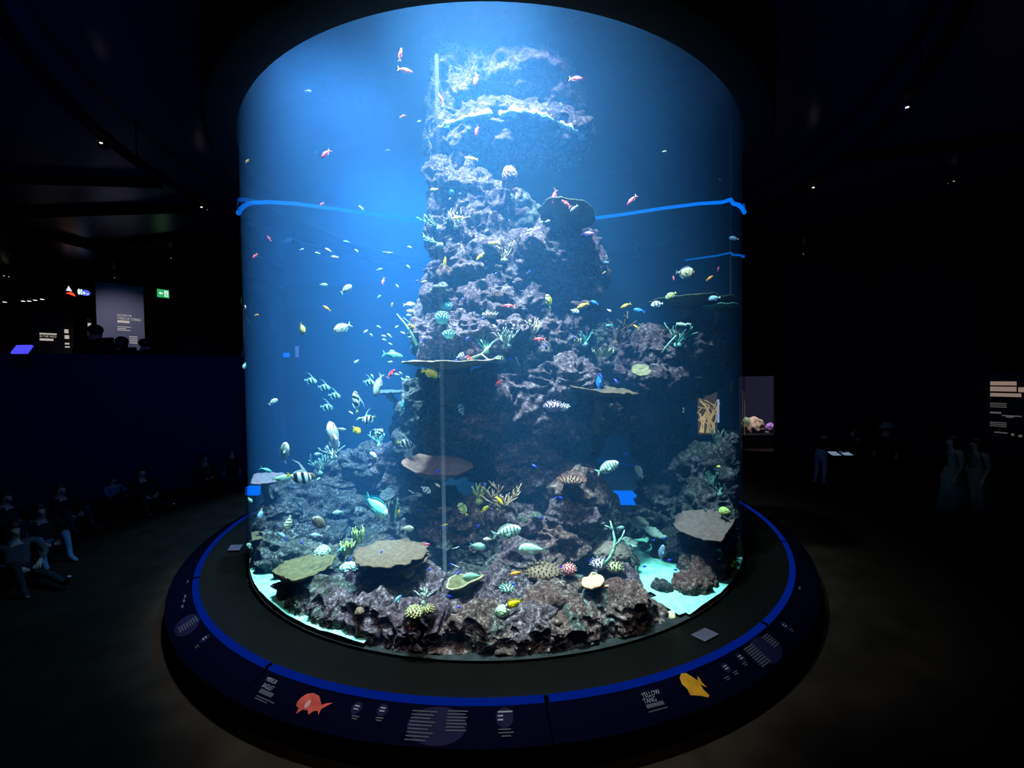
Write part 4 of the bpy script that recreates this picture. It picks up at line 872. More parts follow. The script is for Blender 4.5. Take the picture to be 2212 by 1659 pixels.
PB = glow('led_image_blue', (0.0, 0.13, 0.85), 1.2)
led_image(1296, 1378, 1060, 1090, 6.9, 'bright blue image of the plinth light strip in the opening in the rock arch', PB)
led_image(735, 862, 1070, 1098, 6.3, 'dim cyan image of the plinth light strip behind the big teal fish', glow('led_image_cyan', (0.0, 0.20, 0.42), .7))
led_image(537, 560, 1050, 1069, 5.55, 'small blue image of the plinth light strip at the left glass under the plum plate', PB)
SEAM = new_mat('clear_tube'); 
nt = SEAM[1]; tr = N(nt, 'BsdfTransparent'); df = N(nt, 'BsdfDiffuse'); df.inputs[0].default_value = (.62, .75, .9, 1); mx = N(nt, 'MixShader'); mx.inputs[0].default_value = .03
link(nt, tr.outputs[0], mx.inputs[1]); link(nt, df.outputs[0], mx.inputs[2]); link(nt, mx.outputs[0], SEAM[2].inputs['Surface'])
p0, p1 = at(961, 1236, 4.2), at(961, 1236, 4.2); p1 = Vector((p0.x, p0.y, 6.2))
o = MB().tube([Vector((0, 0, z)) for z in (0, 1.5, 3, 4.5, p1.z - p0.z)], .021, 10).build('clear_tube', SEAM[0], None, True); o.location = p0; tag(o, 'thin pale translucent vertical tube running down left of the tank centre', 'tube')
p0 = at(1578, 760, 5.6); o = MB().box((0, 0, 1.6), (.02, .012, 3.3)).build('acrylic_joint', SEAM[0]); o.location = p0; tag(o, 'faint vertical joint line near the right edge of the tank', 'joint')
# ------------------------------------------------------------------ fish
def fish_mat(name, base, bands=(), belly=None, rough=.35, axis=0, slant=0.0):
    """base colour with colour bands along the body: bands = [(x0, x1, colour)] in units of body length, nose at +0.5"""
    mt, nt, out = new_mat(name); b = N(nt, 'BsdfPrincipled'); b.inputs['Roughness'].default_value = rough; b.inputs['Specular IOR Level'].default_value = .4
    tc = N(nt, 'TexCoord'); sp = N(nt, 'SeparateXYZ'); link(nt, tc.outputs['Object'], sp.inputs[0])
    nz = N(nt, 'TexNoise'); nz.inputs['Scale'].default_value = 14; link(nt, tc.outputs['Object'], nz.inputs['Vector'])
    rp = ramp(nt, [(.3, tuple(c * .82 for c in base)), (.7, tuple(min(1, c * 1.12) for c in base))], nz.outputs['Fac']); cur = rp.outputs[0]
    if belly:
        mr = N(nt, 'MapRange'); mr.inputs['From Min'].default_value = -.02; mr.inputs['From Max'].default_value = -.12; link(nt, sp.outputs['Z'], mr.inputs['Value'])
        mx = N(nt, 'MixRGB'); link(nt, mr.outputs[0], mx.inputs[0]); link(nt, cur, mx.inputs[1]); mx.inputs[2].default_value = (*belly, 1); cur = mx.outputs[0]
    src = sp.outputs[axis if axis != 1 else 2]
    if slant:
        m_ = N(nt, 'Math', operation='MULTIPLY_ADD'); link(nt, sp.outputs['Z'], m_.inputs[0]); m_.inputs[1].default_value = slant; link(nt, src, m_.inputs[2]); src = m_.outputs[0]
    for x0, x1, col in bands:
        a = N(nt, 'Math', operation='GREATER_THAN'); a.inputs[1].default_value = x0; link(nt, src, a.inputs[0])
        c = N(nt, 'Math', operation='LESS_THAN'); c.inputs[1].default_value = x1; link(nt, src, c.inputs[0])
        m_ = N(nt, 'Math', operation='MULTIPLY'); link(nt, a.outputs[0], m_.inputs[0]); link(nt, c.outputs[0], m_.inputs[1])
        mx = N(nt, 'MixRGB'); link(nt, m_.outputs[0], mx.inputs[0]); link(nt, cur, mx.inputs[1]); mx.inputs[2].default_value = (*col, 1); cur = mx.outputs[0]
    link(nt, cur, b.inputs['Base Color']); link(nt, b.outputs[0], out.inputs['Surface']); return mt
EYE = plain('fish_eye', (.01, .01, .01), .2, .5)
def body_mesh(H, T, pk=.42, sharp=.75, ped=.16, nose=.0, sag=0.0):
    n, s = 14, 12; V = []; F = []
    for i in range(n + 1):
        t = i / n; x = .5 - .84 * t
        h = H * max(math.sin(math.pi * min(1, t ** (math.log(.5) / math.log(pk)))), 0) ** sharp
        h = max(h, H * ped * min(1, t * 1.6)) if t > .4 else max(h, .0)
        if t > .75: h = max(h, H * ped)
        h = max(h, .004); w_ = T * (h / H) ** .8 if H else T
        zc = sag * math.sin(math.pi * t) - nose * (1 - t) ** 3
        for k in range(s):
            a = 2 * math.pi * k / s; V.append((x, w_ * math.sin(a), zc + h * math.cos(a)))
    for i in range(n):
        for k in range(s): F.append((i * s + k, i * s + (k + 1) % s, (i + 1) * s + (k + 1) % s, (i + 1) * s + k))
    F += [tuple(range(s))[::-1], tuple(n * s + k for k in range(s))]; return V, F
def fin(pts, th=.006):
    n = len(pts); V = [(x, -th, z) for x, z in pts] + [(x, th, z) for x, z in pts]
    F = [tuple(range(n)), tuple(range(2 * n - 1, n - 1, -1))] + [(i, n + i, n + (i + 1) % n, (i + 1) % n) for i in range(n)]; return V, F
def tails(kind, h):
    return {'fork': [(-.30, .03), (-.36, .06), (-.43, h), (-.5, h * 1.35), (-.455, h * .5), (-.42, 0), (-.455, -h * .5), (-.5, -h * 1.35), (-.43, -h), (-.36, -.06), (-.30, -.03)],
            'round': [(-.30, .035), (-.38, h * .8), (-.46, h), (-.5, h * .6), (-.51, 0), (-.5, -h * .6), (-.46, -h), (-.38, -h * .8), (-.30, -.035)],
            'fan': [(-.30, .03), (-.40, h * .7), (-.5, h * 1.1), (-.48, h * .5), (-.47, 0), (-.48, -h * .5), (-.5, -h * 1.1), (-.40, -h * .7), (-.30, -.03)]}[kind]
SPEC = {}
def species(key, name, H, T, bodym, finm, tailm=None, tail='fork', th=.12, dors=.06, anal=.05, pk=.42, sharp=.75, ped=.16, filament=False, nose=0.0, dx=(.28, -.26)):
    SPEC[key] = dict(name=name, H=H, T=T, b=bodym, f=finm, t=tailm or finm, tail=tail, th=th, dors=dors, anal=anal, pk=pk, sharp=sharp, ped=ped, fil=filament, nose=nose, dx=dx, full=None, small=None)
def prof_h(s, x):
    t = (.5 - x) / .84; h = s['H'] * max(math.sin(math.pi * min(1, max(t, 0) ** (math.log(.5) / math.log(s['pk'])))), 0) ** s['sharp']
    return max(h, s['H'] * s['ped'])
def fish_parts(s):
    """name -> (verts, faces, material) of one fish of unit length"""
    P = {'body': (*body_mesh(s['H'], s['T'], s['pk'], s['sharp'], s['ped'], s['nose']), s['b'])}
    P['tail_fin'] = (*fin(tails(s['tail'], s['th'])), s['t'])
    x0, x1 = s['dx']; xs = [x0 + (x1 - x0) * i / 6 for i in range(7)]
    env = [.15, .8, 1, .95, .9, .95, .5]
    up_ = [(x, prof_h(s, x) * .9) for x in xs]; top = [(x - .03, prof_h(s, x) + s['dors'] * e) for x, e in zip(xs, env)]
    if s['fil']: top[2:3] = [(xs[2] - .05, prof_h(s, xs[2]) + .16), (xs[2] - .30, prof_h(s, xs[2]) + .34), (xs[2] - .62, prof_h(s, xs[2]) + .40), (xs[2] - .30, prof_h(s, xs[2]) + .28), (xs[2] - .12, prof_h(s, xs[2]) + .09)]
    P['dorsal_fin'] = (*fin(up_ + top[::-1]), s['f'])
    xa = [.02 - .28 * i / 5 for i in range(6)]; e2 = [.3, 1, 1, .9, .8, .4]
    P['anal_fin'] = (*fin([(x, -prof_h(s, x) * .9) for x in xa] + [(x - .03, -prof_h(s, x) - s['anal'] * e) for x, e in zip(xa, e2)][::-1]), s['f'])
    return P
def make_full(s):
    root = bpy.data.objects.new(s['name'], None); COL.objects.link(root); root.empty_display_size = .1
    for nm, (V, F, m_) in fish_parts(s).items(): mesh_obj(nm, V, F, m_, root, smooth=nm == 'body')
    for sd in (1, -1):
        V, F = fin([(.16, -.02), (.06, .02), (-.02, .0), (.02, -.08), (.09, -.07)], .004)
        V = [(x, y + sd * (s['T'] * .9 + (.16 - x) * .35), z - s['H'] * .15) for x, y, z in V]; mesh_obj('pectoral_fin', V, F, s['f'], root, smooth=False)
        h = prof_h(s, .37); Vi, Fi = ico(2); r_ = .022; e = fast_mesh('eye', Vi * r_ + np.array([.375, sd * s['T'] * (h / s['H']) ** .8 * .92, h * .28]), Fi, EYE)
        o = bpy.data.objects.new('eye', e); COL.objects.link(o); o.parent = [c for c in root.children if c.name.startswith('body')][0]
    return root
def make_small(s):
    V, F, fm = [], [], []; mats = []
    for nm, (v, f, m_) in fish_parts(s).items():
        if m_ not in mats: mats.append(m_)
        n = len(V); V += v; F += [tuple(i + n for i in q) for q in f]; fm += [mats.index(m_)] * len(f)
    return mesh_obj(s['name'], V, F, None, None, smooth=True, mats=mats, fmat=fm)
def copy_tree(o, parent=None):
    c = o.copy(); COL.objects.link(c); c.parent = parent
    for ch in o.children: copy_tree(ch, c)
    return c
NFISH = [0]
def near_far(x, y):
    """depths at which the sight line through a pixel enters and leaves the water"""
    d = cam_dir((x - 1106) / FPX, (829.5 - y) / FPX); d = d / d.y; a = d.x * d.x + 1; b = 2 * (CAM.x * d.x + CAM.y); c = CAM.x ** 2 + CAM.y ** 2 - (TANK_R - .12) ** 2; q = b * b - 4 * a * c
    if q <= 0: m_ = -b / (2 * a); return m_, m_
    return (-b - math.sqrt(q)) / (2 * a), (-b + math.sqrt(q)) / (2 * a)
def fish(key, x, y, L, face, tilt, lab, yaw=0, d=None, group=None):
    """L length in pixels, face 'L' or 'R', tilt nose up in degrees, yaw turned towards (+) or away from (-) the viewer"""
    s = SPEC[key]; n_, f_ = near_far(x, y)
    if d is None: d = 5.3 if y < 1000 else (4.9 if y < 1150 else (4.3 if y < 1290 else 3.9))
    hit, _ = first_hit(x, y, SOLID)
    if hit is not None: d = min(d, hit - .12 - L * .35 * hit / FPX)
    d = max(d, n_ + .12 + .0004 * L); d = min(d, max(f_ - .1, n_ + .15))
    sl = cam_dir((x - 1106) / FPX, (829.5 - y) / FPX); sl = sl.z / sl.y
    if sl > .1: d = min(d, (Z_WATER - .35 - CAM.z) / sl)                # below the water surface
    p = at(x, y, d); az = math.atan2(p.x - CAM.x, p.y - CAM.y); ln = L * d / FPX * math.cos(az) / max(.45, math.cos(R(yaw)))
    small = L < 15
    if small:
        if s['small'] is None: s['small'] = make_small(s); o = s['small']
        else: o = s['small'].copy(); COL.objects.link(o)
    else:
        if s['full'] is None: s['full'] = make_full(s); o = s['full']
        else: o = copy_tree(s['full'])
    o.location = p; o.scale = (ln, ln, ln)
    az = math.atan2(p.x - CAM.x, p.y - CAM.y)
    rz = (-az if face == 'R' else math.pi - az) + (R(-yaw) if face == 'R' else R(yaw))
    o.rotation_euler = (Matrix.Rotation(rz, 3, 'Z') @ Matrix.Rotation(-R(tilt), 3, 'Y')).to_euler()
    for k in ('label', 'group', 'category'):
        if k in o: del o[k]
    tag(o, lab, 'fish', group); NFISH[0] += 1; return o
SOLID = ROCKY + ('plate', 'cup', 'leaf', 'cushion', 'finger', 'branch', 'brain_coral', 'stem', 'stalk', 'sea_fan')
bpy.context.view_layer.update(); FIRST['dg'] = bpy.context.evaluated_depsgraph_get()
W_, K_ = (.78, .86, .82), (.012, .013, .016)
fm = fish_mat
species('pink', 'anthias', .135, .07, fm('anthias_pink', (1.0, .06, .17), belly=(1.0, .22, .26)), fm('anthias_pink_fin', (1.0, .32, .28)), tail='fork', th=.13)
species('red', 'anthias', .13, .07, fm('anthias_red', (1.0, .025, .03), belly=(1.0, .12, .1)), fm('anthias_red_fin', (1.0, .25, .2)), tail='fork', th=.13)
species('orange', 'anthias', .14, .07, fm('anthias_orange', (1.0, .34, .02), belly=(1.0, .5, .1)), fm('anthias_orange_fin', (1.0, .50, .08)), tail='fork', th=.12)
species('gold', 'anthias', .14, .07, fm('anthias_gold', (1.0, .55, .01)), fm('anthias_gold_fin', (1.0, .65, .05)), tail='fork', th=.12)
species('violet', 'anthias', .13, .07, fm('anthias_violet', (.55, .16, .72), belly=(.7, .35, .8)), fm('anthias_violet_fin', (.6, .3, .8)), tail='fork', th=.13)
species('yellow', 'wrasse', .13, .07, fm('yellow_body', (1.0, .82, .01)), fm('yellow_fin', (1.0, .85, .06)), tail='fan', th=.10, dors=.05)
species('fox', 'rabbitfish', .20, .085, fm('fox_body', (1.0, .85, .0), bands=[(.30, .36, (.02, .02, .02)), (.36, .43, W_), (.43, .6, (.25, .33, .36))], slant=.35), fm('fox_fin', (1.0, .80, .0)), tail='fan', th=.13, dors=.07, anal=.06)
species('tang', 'surgeonfish', .25, .07, fm('tang_body', (.46, .52, .40), belly=(.62, .70, .58)), fm('tang_fin', (.40, .48, .34)), fm('tang_tail', (.66, .74, .70)), tail='fork', th=.13, dors=.05, anal=.05, ped=.12)
species('mint', 'surgeonfish', .21, .07, fm('mint_body', (.32, .70, .56), belly=(.5, .85, .72)), fm('mint_fin', (.28, .58, .48)), tail='fork', th=.11, dors=.045, anal=.045)
species('convict', 'surgeonfish', .21, .07, fm('convict_body', (.52, .78, .66), bands=[(-.22 + .12 * k, -.19 + .12 * k, (.06, .10, .10)) for k in range(5)]), fm('convict_fin', (.42, .66, .58)), tail='fork', th=.12, dors=.05, anal=.05, ped=.13)
species('green', 'surgeonfish', .23, .09, fm('green_body', (.20, .42, .28), belly=(.36, .60, .44)), fm('green_fin', (.18, .36, .26)), fm('green_tail', (.48, .55, .4)), tail='round', th=.09, dors=.03, anal=.03, pk=.38, ped=.12)
species('unicorn', 'unicornfish', .215, .10, fm('unicorn_body', (.30, .46, .36), belly=(.42, .58, .46)), fm('unicorn_fin', (.24, .36, .3)), tail='fork', th=.08, dors=.02, anal=.02, pk=.36, ped=.10)
species('banner', 'bannerfish', .27, .06, fm('banner_body', (.70, .86, .82), bands=[(.10, .23, K_), (-.22, -.06, K_), (.38, .44, K_)], slant=.55), fm('banner_fin', (.62, .80, .74)), fm('banner_tail', (.85, .8, .05)), tail='fan', th=.10, dors=.08, anal=.08, filament=True, ped=.16)
species('bannerblue', 'bannerfish', .26, .06, fm('banner_body_cool', (.34, .78, .78), bands=[(.12, .25, (.01, .03, .05)), (-.20, -.04, (.01, .03, .05))], slant=.55), fm('banner_fin_cool', (.30, .68, .70)), tail='fan', th=.10, dors=.08, anal=.08, filament=True)
species('damsel', 'damselfish', .17, .08, fm('damsel_body', (.02, .03, 1.0)), fm('damsel_fin', (.03, .05, .9)), tail='fork', th=.12)
species('chromis', 'chromis', .18, .08, fm('chromis_body', (.45, .85, .62), belly=(.62, .95, .75)), fm('chromis_fin', (.45, .8, .6)), tail='fork', th=.13)
species('pale', 'cardinalfish', .15, .07, fm('pale_body', (.80, .85, .62)), fm('pale_fin', (.7, .8, .6)), tail='fork', th=.11)
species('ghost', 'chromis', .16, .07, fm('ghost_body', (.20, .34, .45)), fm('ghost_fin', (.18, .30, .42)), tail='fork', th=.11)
species('grey', 'wrasse', .15, .09, fm('grey_body', (.32, .40, .38), belly=(.5, .58, .54)), fm('grey_fin', (.40, .48, .48)), tail='fork', th=.11, dors=.04)
species('teal', 'wrasse', .15, .08, fm('teal_body', (.10, .50, .46), belly=(.2, .6, .56)), fm('teal_fin', (.12, .55, .50)), tail='fork', th=.14, dors=.04)
species('parrot', 'parrotfish', .24, .12, fm('parrot_body', (.16, .62, .55), bands=[(.34, .46, (.5, .8, .72))]), fm('parrot_fin', (.06, .40, .44)), tail='fan', th=.15, dors=.06, anal=.06, pk=.4)
species('blue', 'surgeonfish', .17, .07, fm('blue_body', (.03, .20, .75)), fm('blue_fin', (.03, .2, .7)), tail='fork', th=.11)
species('powder', 'surgeonfish', .20, .07, fm('powder_body', (.30, .62, .80), bands=[(.36, .6, (.1, .2, .4))], belly=(.8, .9, .85)), fm('powder_fin', (.35, .6, .85)), fm('powder_tail', (.8, .85, .7)), tail='fan', th=.10, dors=.05)
species('trigger', 'triggerfish', .25, .10, fm('trigger_body', (.13, .125, .09), bands=[(.42, .6, (.2, .19, .14))]), fm('trigger_fin', (.06, .06, .05)), fm('trigger_tail', (.5, .55, .52)), tail='fan', th=.15, dors=.05, anal=.05, pk=.45)
species('clown', 'triggerfish', .22, .09, fm('clown_body', (.55, .62, .40), bands=[(-.2, -.14, K_), (-.02, .03, K_), (.16, .2, K_), (.36, .5, (.85, .6, .05))]), fm('clown_fin', (.7, .75, .5)), tail='round', th=.09, dors=.05)
species('butter', 'butterflyfish', .27, .06, fm('butter_body', (.88, .84, .12), bands=[(.30, .36, K_), (.36, .6, W_)], belly=(.8, .85, .6)), fm('butter_fin', (.85, .78, .05)), tail='fan', th=.09, dors=.07, anal=.07)
species('crescent', 'butterflyfish', .24, .06, fm('crescent_body', (.36, .55, .12), bands=[(.30, .36, W_), (.24, .30, K_)], belly=(.8, .8, .1)), fm('crescent_fin', (.8, .85, .7)), fm('crescent_tail', (.9, .8, .05)), tail='fan', th=.09, dors=.05)
species('sail', 'surgeonfish', .30, .07, fm('sail_body', (.62, .60, .36), bands=[(.36, .41, K_), (.18, .21, (.25, .25, .2)), (.02, .04, (.3, .3, .22)), (-.30, -.2, (.08, .1, .12))]), fm('sail_fin', (.14, .2, .24)), tail='fan', th=.11, dors=.09, anal=.09)
species('goldtang', 'surgeonfish', .27, .07, fm('goldtang_body', (1.0, .82, .0)), fm('goldtang_fin', (1.0, .8, .02)), tail='fan', th=.10, dors=.09, anal=.08)
species('striped', 'butterflyfish', .25, .06, fm('striped_body', (.70, .86, .86), bands=[(.12, .2, K_), (-.14, -.06, K_)]), fm('striped_fin', (.6, .78, .8)), tail='fan', th=.09, dors=.06)
species('pipe', 'pipefish', .035, .03, fm('pipe_body', (.62, .78, .72)), fm('pipe_fin', (.6, .75, .7)), tail='round', th=.03, dors=.012, anal=.01, ped=.5)
species('dark', 'surgeonfish', .24, .08, fm('dark_body', (.10, .08, .05)), fm('dark_fin', (.07, .06, .05)), tail='fork', th=.12)
species('white', 'rabbitfish', .20, .09, fm('white_body', (.78, .78, .72)), fm('white_fin', (.7, .72, .7)), tail='fork', th=.11)
F_ = fish
# landmarks that tell the tiny fish apart: (x, y, what it is)
MARKS = [(748, 625, 'climbing grey green fish'), (706, 666, 'orange anthias pointing up left'), (884, 665, 'two whitish rabbitfish'), (653, 711, 'head-on yellow and white butterflyfish'), (740, 708, 'large cream grey surgeonfish'), (848, 767, 'long turquoise wrasse'), (845, 807, 'climbing red anthias'), (872, 697, 'thin teal rod'), (699, 615, 'slim mint fish'), (709, 548, 'pair of pale yellow fish'), (828, 608, 'diving violet pink anthias'), (749, 523, 'slim blue fish'), (581, 515, 'small red anthias at the left glass'), (838, 545, 'thin straight pale fish'), (769, 868, 'upright front-view bannerfish'), (797, 905, 'bannerfish with the raised streamer'), (770, 929, 'yellow surgeonfish nosing down'), (797, 826, 'bannerfish beside the grey diver'), (932, 806, 'yellow rabbitfish under the tan plate'), (978, 783, 'tan table plate'), (955, 695, 'teal coral patch'), (988, 470, 'highest yellow wrasse'), (937, 409, 'small yellow wrasse above the light line'), (1037, 554, 'yellow wrasse nosing down left'), (961, 566, 'upright yellow wrasse'), (1067, 525, 'level yellow wrasse'), (1100, 661, 'red anthias on the pillar'), (1166, 733, 'rose red anthias over the bushy corals'), (1130, 800, 'cabbage leaf coral'), (1303, 846, 'brown plate under the shelf'), (1245, 748, 'small yellow leaf coral'), (1225, 466, 'dark plate by the pillar'), (945, 1022, 'rusty curved plate'), (1000, 1100, 'butterflyfish standing on end'), (1082, 1080, 'brown staghorn thicket'), (1140, 985, 'round boulder'), (1235, 1043, 'reddish shaggy coral cap'), (1094, 1149, 'mint striped surgeonfish'), (1032, 1180, 'mint surgeonfish in the cleft'), (812, 1094, 'big teal parrotfish'), (846, 1195, 'large brown table coral'), (880, 1142, 'olive yellow surgeonfish'), (655, 1237, 'olive dish coral'), (608, 1156, 'slanting powder blue fish'), (683, 1157, 'level powder blue fish'), (554, 1158, 'olive plate at the left glass'), (750, 1196, 'lower lettuce coral'), (677, 1331, 'pale cream green surgeonfish'), (897, 1331, 'pale yellow cauliflower coral'), (885, 1371, 'lime yellow fish'), (970, 1309, 'small pink plate coral'), (1012, 1284, 'olive vase coral'), (1021, 1246, 'green surgeonfish'), (1097, 1277, 'mint finger tuft'), (1110, 1304, 'dark faced yellow rabbitfish'), (1172, 1243, 'brown finger cushion'), (1229, 1237, 'round pink finger coral'), (1281, 1257, 'peach plate'), (1283, 1292, 'tall green vase coral'), (1295, 1225, 'grey lilac finger coral'), (1293, 1354, 'rising pale teal fish'), (1388, 1333, 'lemon yellow rabbitfish'), (1450, 1331, 'pale yellow green coral ball'), (1430, 1194, 'grey blue fish over the sand'), (1415, 1152, 'grey green plate coral'), (1432, 1272, 'dark rock in the sand'), (1530, 1138, 'plum plate at the right glass'), (1551, 1205, 'mint pair at the right glass'), (704, 332, 'diving pink anthias with yellow tail'), (870, 252, 'tiny red anthias of the upper water'), (875, 152, 'crimson anthias'), (1240, 450, 'grey fish on the dark plate')]
USED = set()
def beside(x, y, what):
    for mx_, my_, nm in sorted(MARKS, key=lambda m: math.hypot(m[0] - x, m[1] - y))[:12]:
        dx, dy = x - mx_, my_ - y; far = math.hypot(dx, dy) > 45
        a = math.degrees(math.atan2(dy, dx)) % 360; rel = ('right of', 'above right of', 'above', 'above left of', 'left of', 'below left of', 'below', 'below right of')[int((a + 22.5) // 45) % 8]
        lab = '%s %s%s the %s' % (what, '' if far else 'just ', rel, nm)
        if (rel, nm) not in USED and len(lab.split()) <= 16: USED.add((rel, nm)); return lab
    return what + ' in the tank'
# upper water
F_('pink', 865, 118, 25, 'R', 80, 'pink anthias swimming straight up near the top left of the tank', yaw=30)
F_('red', 875, 152, 34, 'R', -5, 'crimson anthias with pale tail just below the upright pink one')
F_('pink', 953, 215, 21, 'L', 62, 'pink anthias curling upwards at the left edge of the upper pillar', yaw=35)
F_('pink', 1028, 172, 26, 'L', -75, 'dusky pink anthias diving in front of the pillar top', yaw=30)
F_('red', 870, 252, 14, 'R', -10, 'tiny red anthias in open water left of the upper pillar', yaw=50)
F_('red', 1030, 283, 18, 'L', -70, 'thin red anthias diving below the pale ridge of the pillar', yaw=50)
F_('pink', 704, 332, 31, 'L', -52, 'pink anthias with yellow tail diving left, upper left water', d=5.0)
F_('orange', 534, 348, 15, 'L', -60, 'small orange anthias close to the left glass high up')
F_('gold', 1021, 343, 23, 'L', 6, 'golden anthias swimming left in front of the upper pillar')
F_('yellow', 937, 409, 18, 'L', -12, 'small yellow wrasse at the left edge of the pillar above the light line')
F_('pink', 1244, 170, 31, 'R', -8, 'pink anthias swimming right beside the top of the pillar')
F_('red', 695, 441, 15, 'L', -45, 'small red anthias crossing the left blue light line')
F_('pale', 780, 449, 13, 'R', -40, 'small pale fish just above the left blue light line')
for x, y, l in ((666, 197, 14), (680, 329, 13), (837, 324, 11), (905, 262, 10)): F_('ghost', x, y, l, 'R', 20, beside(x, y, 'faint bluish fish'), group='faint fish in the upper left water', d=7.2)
F_('pink', 1198, 425, 27, 'L', -76, 'thin pink anthias diving right of the pillar, above the dark plate', yaw=45)
F_('red', 1223, 440, 26, 'L', 42, 'red anthias pointing up left beside the diving pink one')
F_('grey', 1240, 450, 22, 'L', -40, 'grey fish touching the dark plate right of the pillar')
F_('pink', 1365, 432, 29, 'L', -42, 'pink anthias alone just above the right blue light line')
F_('pale', 1435, 327, 10, 'R', -4, 'tiny pale fish alone in the dark upper right water')
# left water, middle height
F_('red', 581, 515, 16, 'L', 55, 'small red anthias near the left glass below the light line')
F_('pink', 551, 553, 20, 'L', -52, 'pink anthias near the left glass under the small red one')
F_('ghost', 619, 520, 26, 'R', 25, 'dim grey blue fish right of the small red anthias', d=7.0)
F_('blue', 749, 523, 18, 'L', 2, 'slim blue fish in the water below the left light line')
F_('pale', 709, 540, 16, 'L', 25, 'pale yellow fish slanting down right in left mid water')
F_('pale', 723, 555, 17, 'L', 0, 'pale yellow fish level, just under the slanting one')
F_('pipe', 838, 545, 22, 'R', 0, 'thin straight pale fish halfway between left glass and pillar')
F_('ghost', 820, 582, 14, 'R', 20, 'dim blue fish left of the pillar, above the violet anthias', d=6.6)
F_('violet', 828, 608, 20, 'L', -78, 'violet pink anthias diving in left mid water', yaw=20)
F_('damsel', 899, 609, 12, 'R', 50, 'violet blue damselfish by the left edge of the pillar in mid height')
F_('pale', 916, 608, 13, 'R', 15, 'pinkish pale fish right of the violet blue damselfish')
F_('mint', 699, 615, 18, 'R', 2, 'slim mint fish swimming right in left mid water')
F_('tang', 748, 625, 28, 'R', 32, 'grey green fish climbing right in left mid water', yaw=30)
F_('ghost', 819, 641, 12, 'R', 40, 'dim bluish fish under the violet pink anthias', d=6.4)
F_('orange', 706, 666, 20, 'L', 34, 'orange anthias with pale belly pointing up left in left mid water')
F_('orange', 847, 658, 11, 'R', 75, 'tiny orange anthias upright left of the pillar')
F_('white', 884, 658, 27, 'R', 4, 'whitish rabbitfish swimming right beside the pillar')
F_('white', 887, 672, 19, 'L', 0, 'smaller whitish rabbitfish swimming left just below the other')
F_('butter', 653, 711, 20, 'R', -70, 'yellow and white butterflyfish seen head on in left mid water', yaw=55)
F_('tang', 740, 708, 43, 'L', -28, 'large cream grey surgeonfish with raised tail in left mid water')
F_('orange', 889, 704, 19, 'L', 22, 'orange anthias crossing the thin teal rod')
F_('teal', 848, 767, 46, 'R', -10, 'long turquoise wrasse with forked tail left of the tan plate')
F_('mint', 770, 781, 14, 'L', -35, 'small mint fish in open water left of the turquoise wrasse')
F_('mint', 528, 790, 16, 'L', -70, 'mint fish squeezed against the left glass at mid height', yaw=35)
F_('orange', 555, 681, 9, 'R', 0, 'tiny round orange fish near the left glass', yaw=60)
F_('pale', 530, 663, 10, 'L', 80, 'tiny pale fish at the left glass edge above the tiny orange one')
F_('red', 845, 807, 27, 'R', 48, 'bright red anthias climbing right below the tan plate end')
F_('fox', 932, 806, 46, 'R', -18, 'bright yellow rabbitfish with white and black face under the tan plate', d=4.6)
sch = [(652, 539), (686, 547), (770, 542), (885, 534), (882, 576), (858, 618), (883, 681), (818, 706), (857, 706), (790, 716), (802, 724), (829, 726), (841, 725), (830, 734), (843, 743), (870, 719), (885, 728), (847, 759), (843, 782), (857, 809), (866, 807), (881, 815), (804, 813), (869, 819), (783, 903), (758, 892), (775, 905)]
rs_ = random.Random(21)
for x, y in sch: F_('chromis', x, y, rs_.uniform(8.5, 12.5), rs_.choice('LR'), rs_.uniform(-50, 60), beside(x, y, 'tiny pale green chromis'), group='pale green chromis left of the pillar', yaw=rs_.uniform(0, 40), d=rs_.uniform(4.9, 5.6))
# bannerfish and the others on the left, lower half
for x, y, l, lab in ((671, 823, 29, 'topmost and leftmost of the blue green bannerfish in a slanting row'), (700, 837, 28, 'second blue green bannerfish down in the slanting row'), (722, 855, 28, 'third blue green bannerfish down in the slanting row'), (706, 880, 30, 'lowest blue green bannerfish below the slanting row, with long fin streamer'), (797, 826, 26, 'blue green bannerfish beside the grey diving fish'), (891, 832, 19, 'small blue green bannerfish close to the dark rock below the tan plate')): F_('bannerblue', x, y, l, 'R', -14, lab)
F_('grey', 817, 832, 48, 'L', -70, 'grey fish diving steeply with spread side fins below the turquoise wrasse', yaw=35)
F_('banner', 769, 868, 26, 'L', 80, 'bannerfish seen from the front, upright above the school', yaw=60)
F_('banner', 797, 905, 32, 'L', -25, 'bannerfish facing left with a long raised streamer, above the yellow surgeonfish')
F_('goldtang', 770, 929, 25, 'R', -52, 'bright yellow surgeonfish nosing down at lower left')
F_('white', 720, 946, 50, 'L', 72, 'large pale green and cream fish seen from the front, upright at lower left', yaw=55)
F_('grey', 738, 927, 22, 'R', -15, 'grey fish head showing behind the large pale upright fish')
F_('banner', 819, 935, 22, 'R', 40, 'small bannerfish above the peak of the left slope', yaw=30)
F_('banner', 874, 957, 33, 'R', -12, 'bannerfish facing right with a long streamer, by the brown rock')
F_('tang', 615, 977, 38, 'R', 80, 'slim cream surgeonfish hanging upright near the left glass', yaw=45)
F_('teal', 869, 877, 25, 'R', 78, 'bright teal fish standing on end beside the dark rock', yaw=30)
F_('striped', 996, 884, 24, 'L', 70, 'pale striped fish upright in the shadow below the tan plate', yaw=30)
F_('tang', 590, 868, 24, 'R', 35, 'faint cream fish near the left glass above the slim upright one', d=5.6)
F_('mint', 607, 1033, 42, 'R', -4, 'mint surgeonfish just left of the big bannerfish')
F_('teal', 574, 1015, 30, 'R', -30, 'dim teal fish bending down near the left glass')
F_('banner', 646, 1031, 58, 'R', -20, 'big black white and yellow bannerfish, the largest, near the left glass', d=4.75)
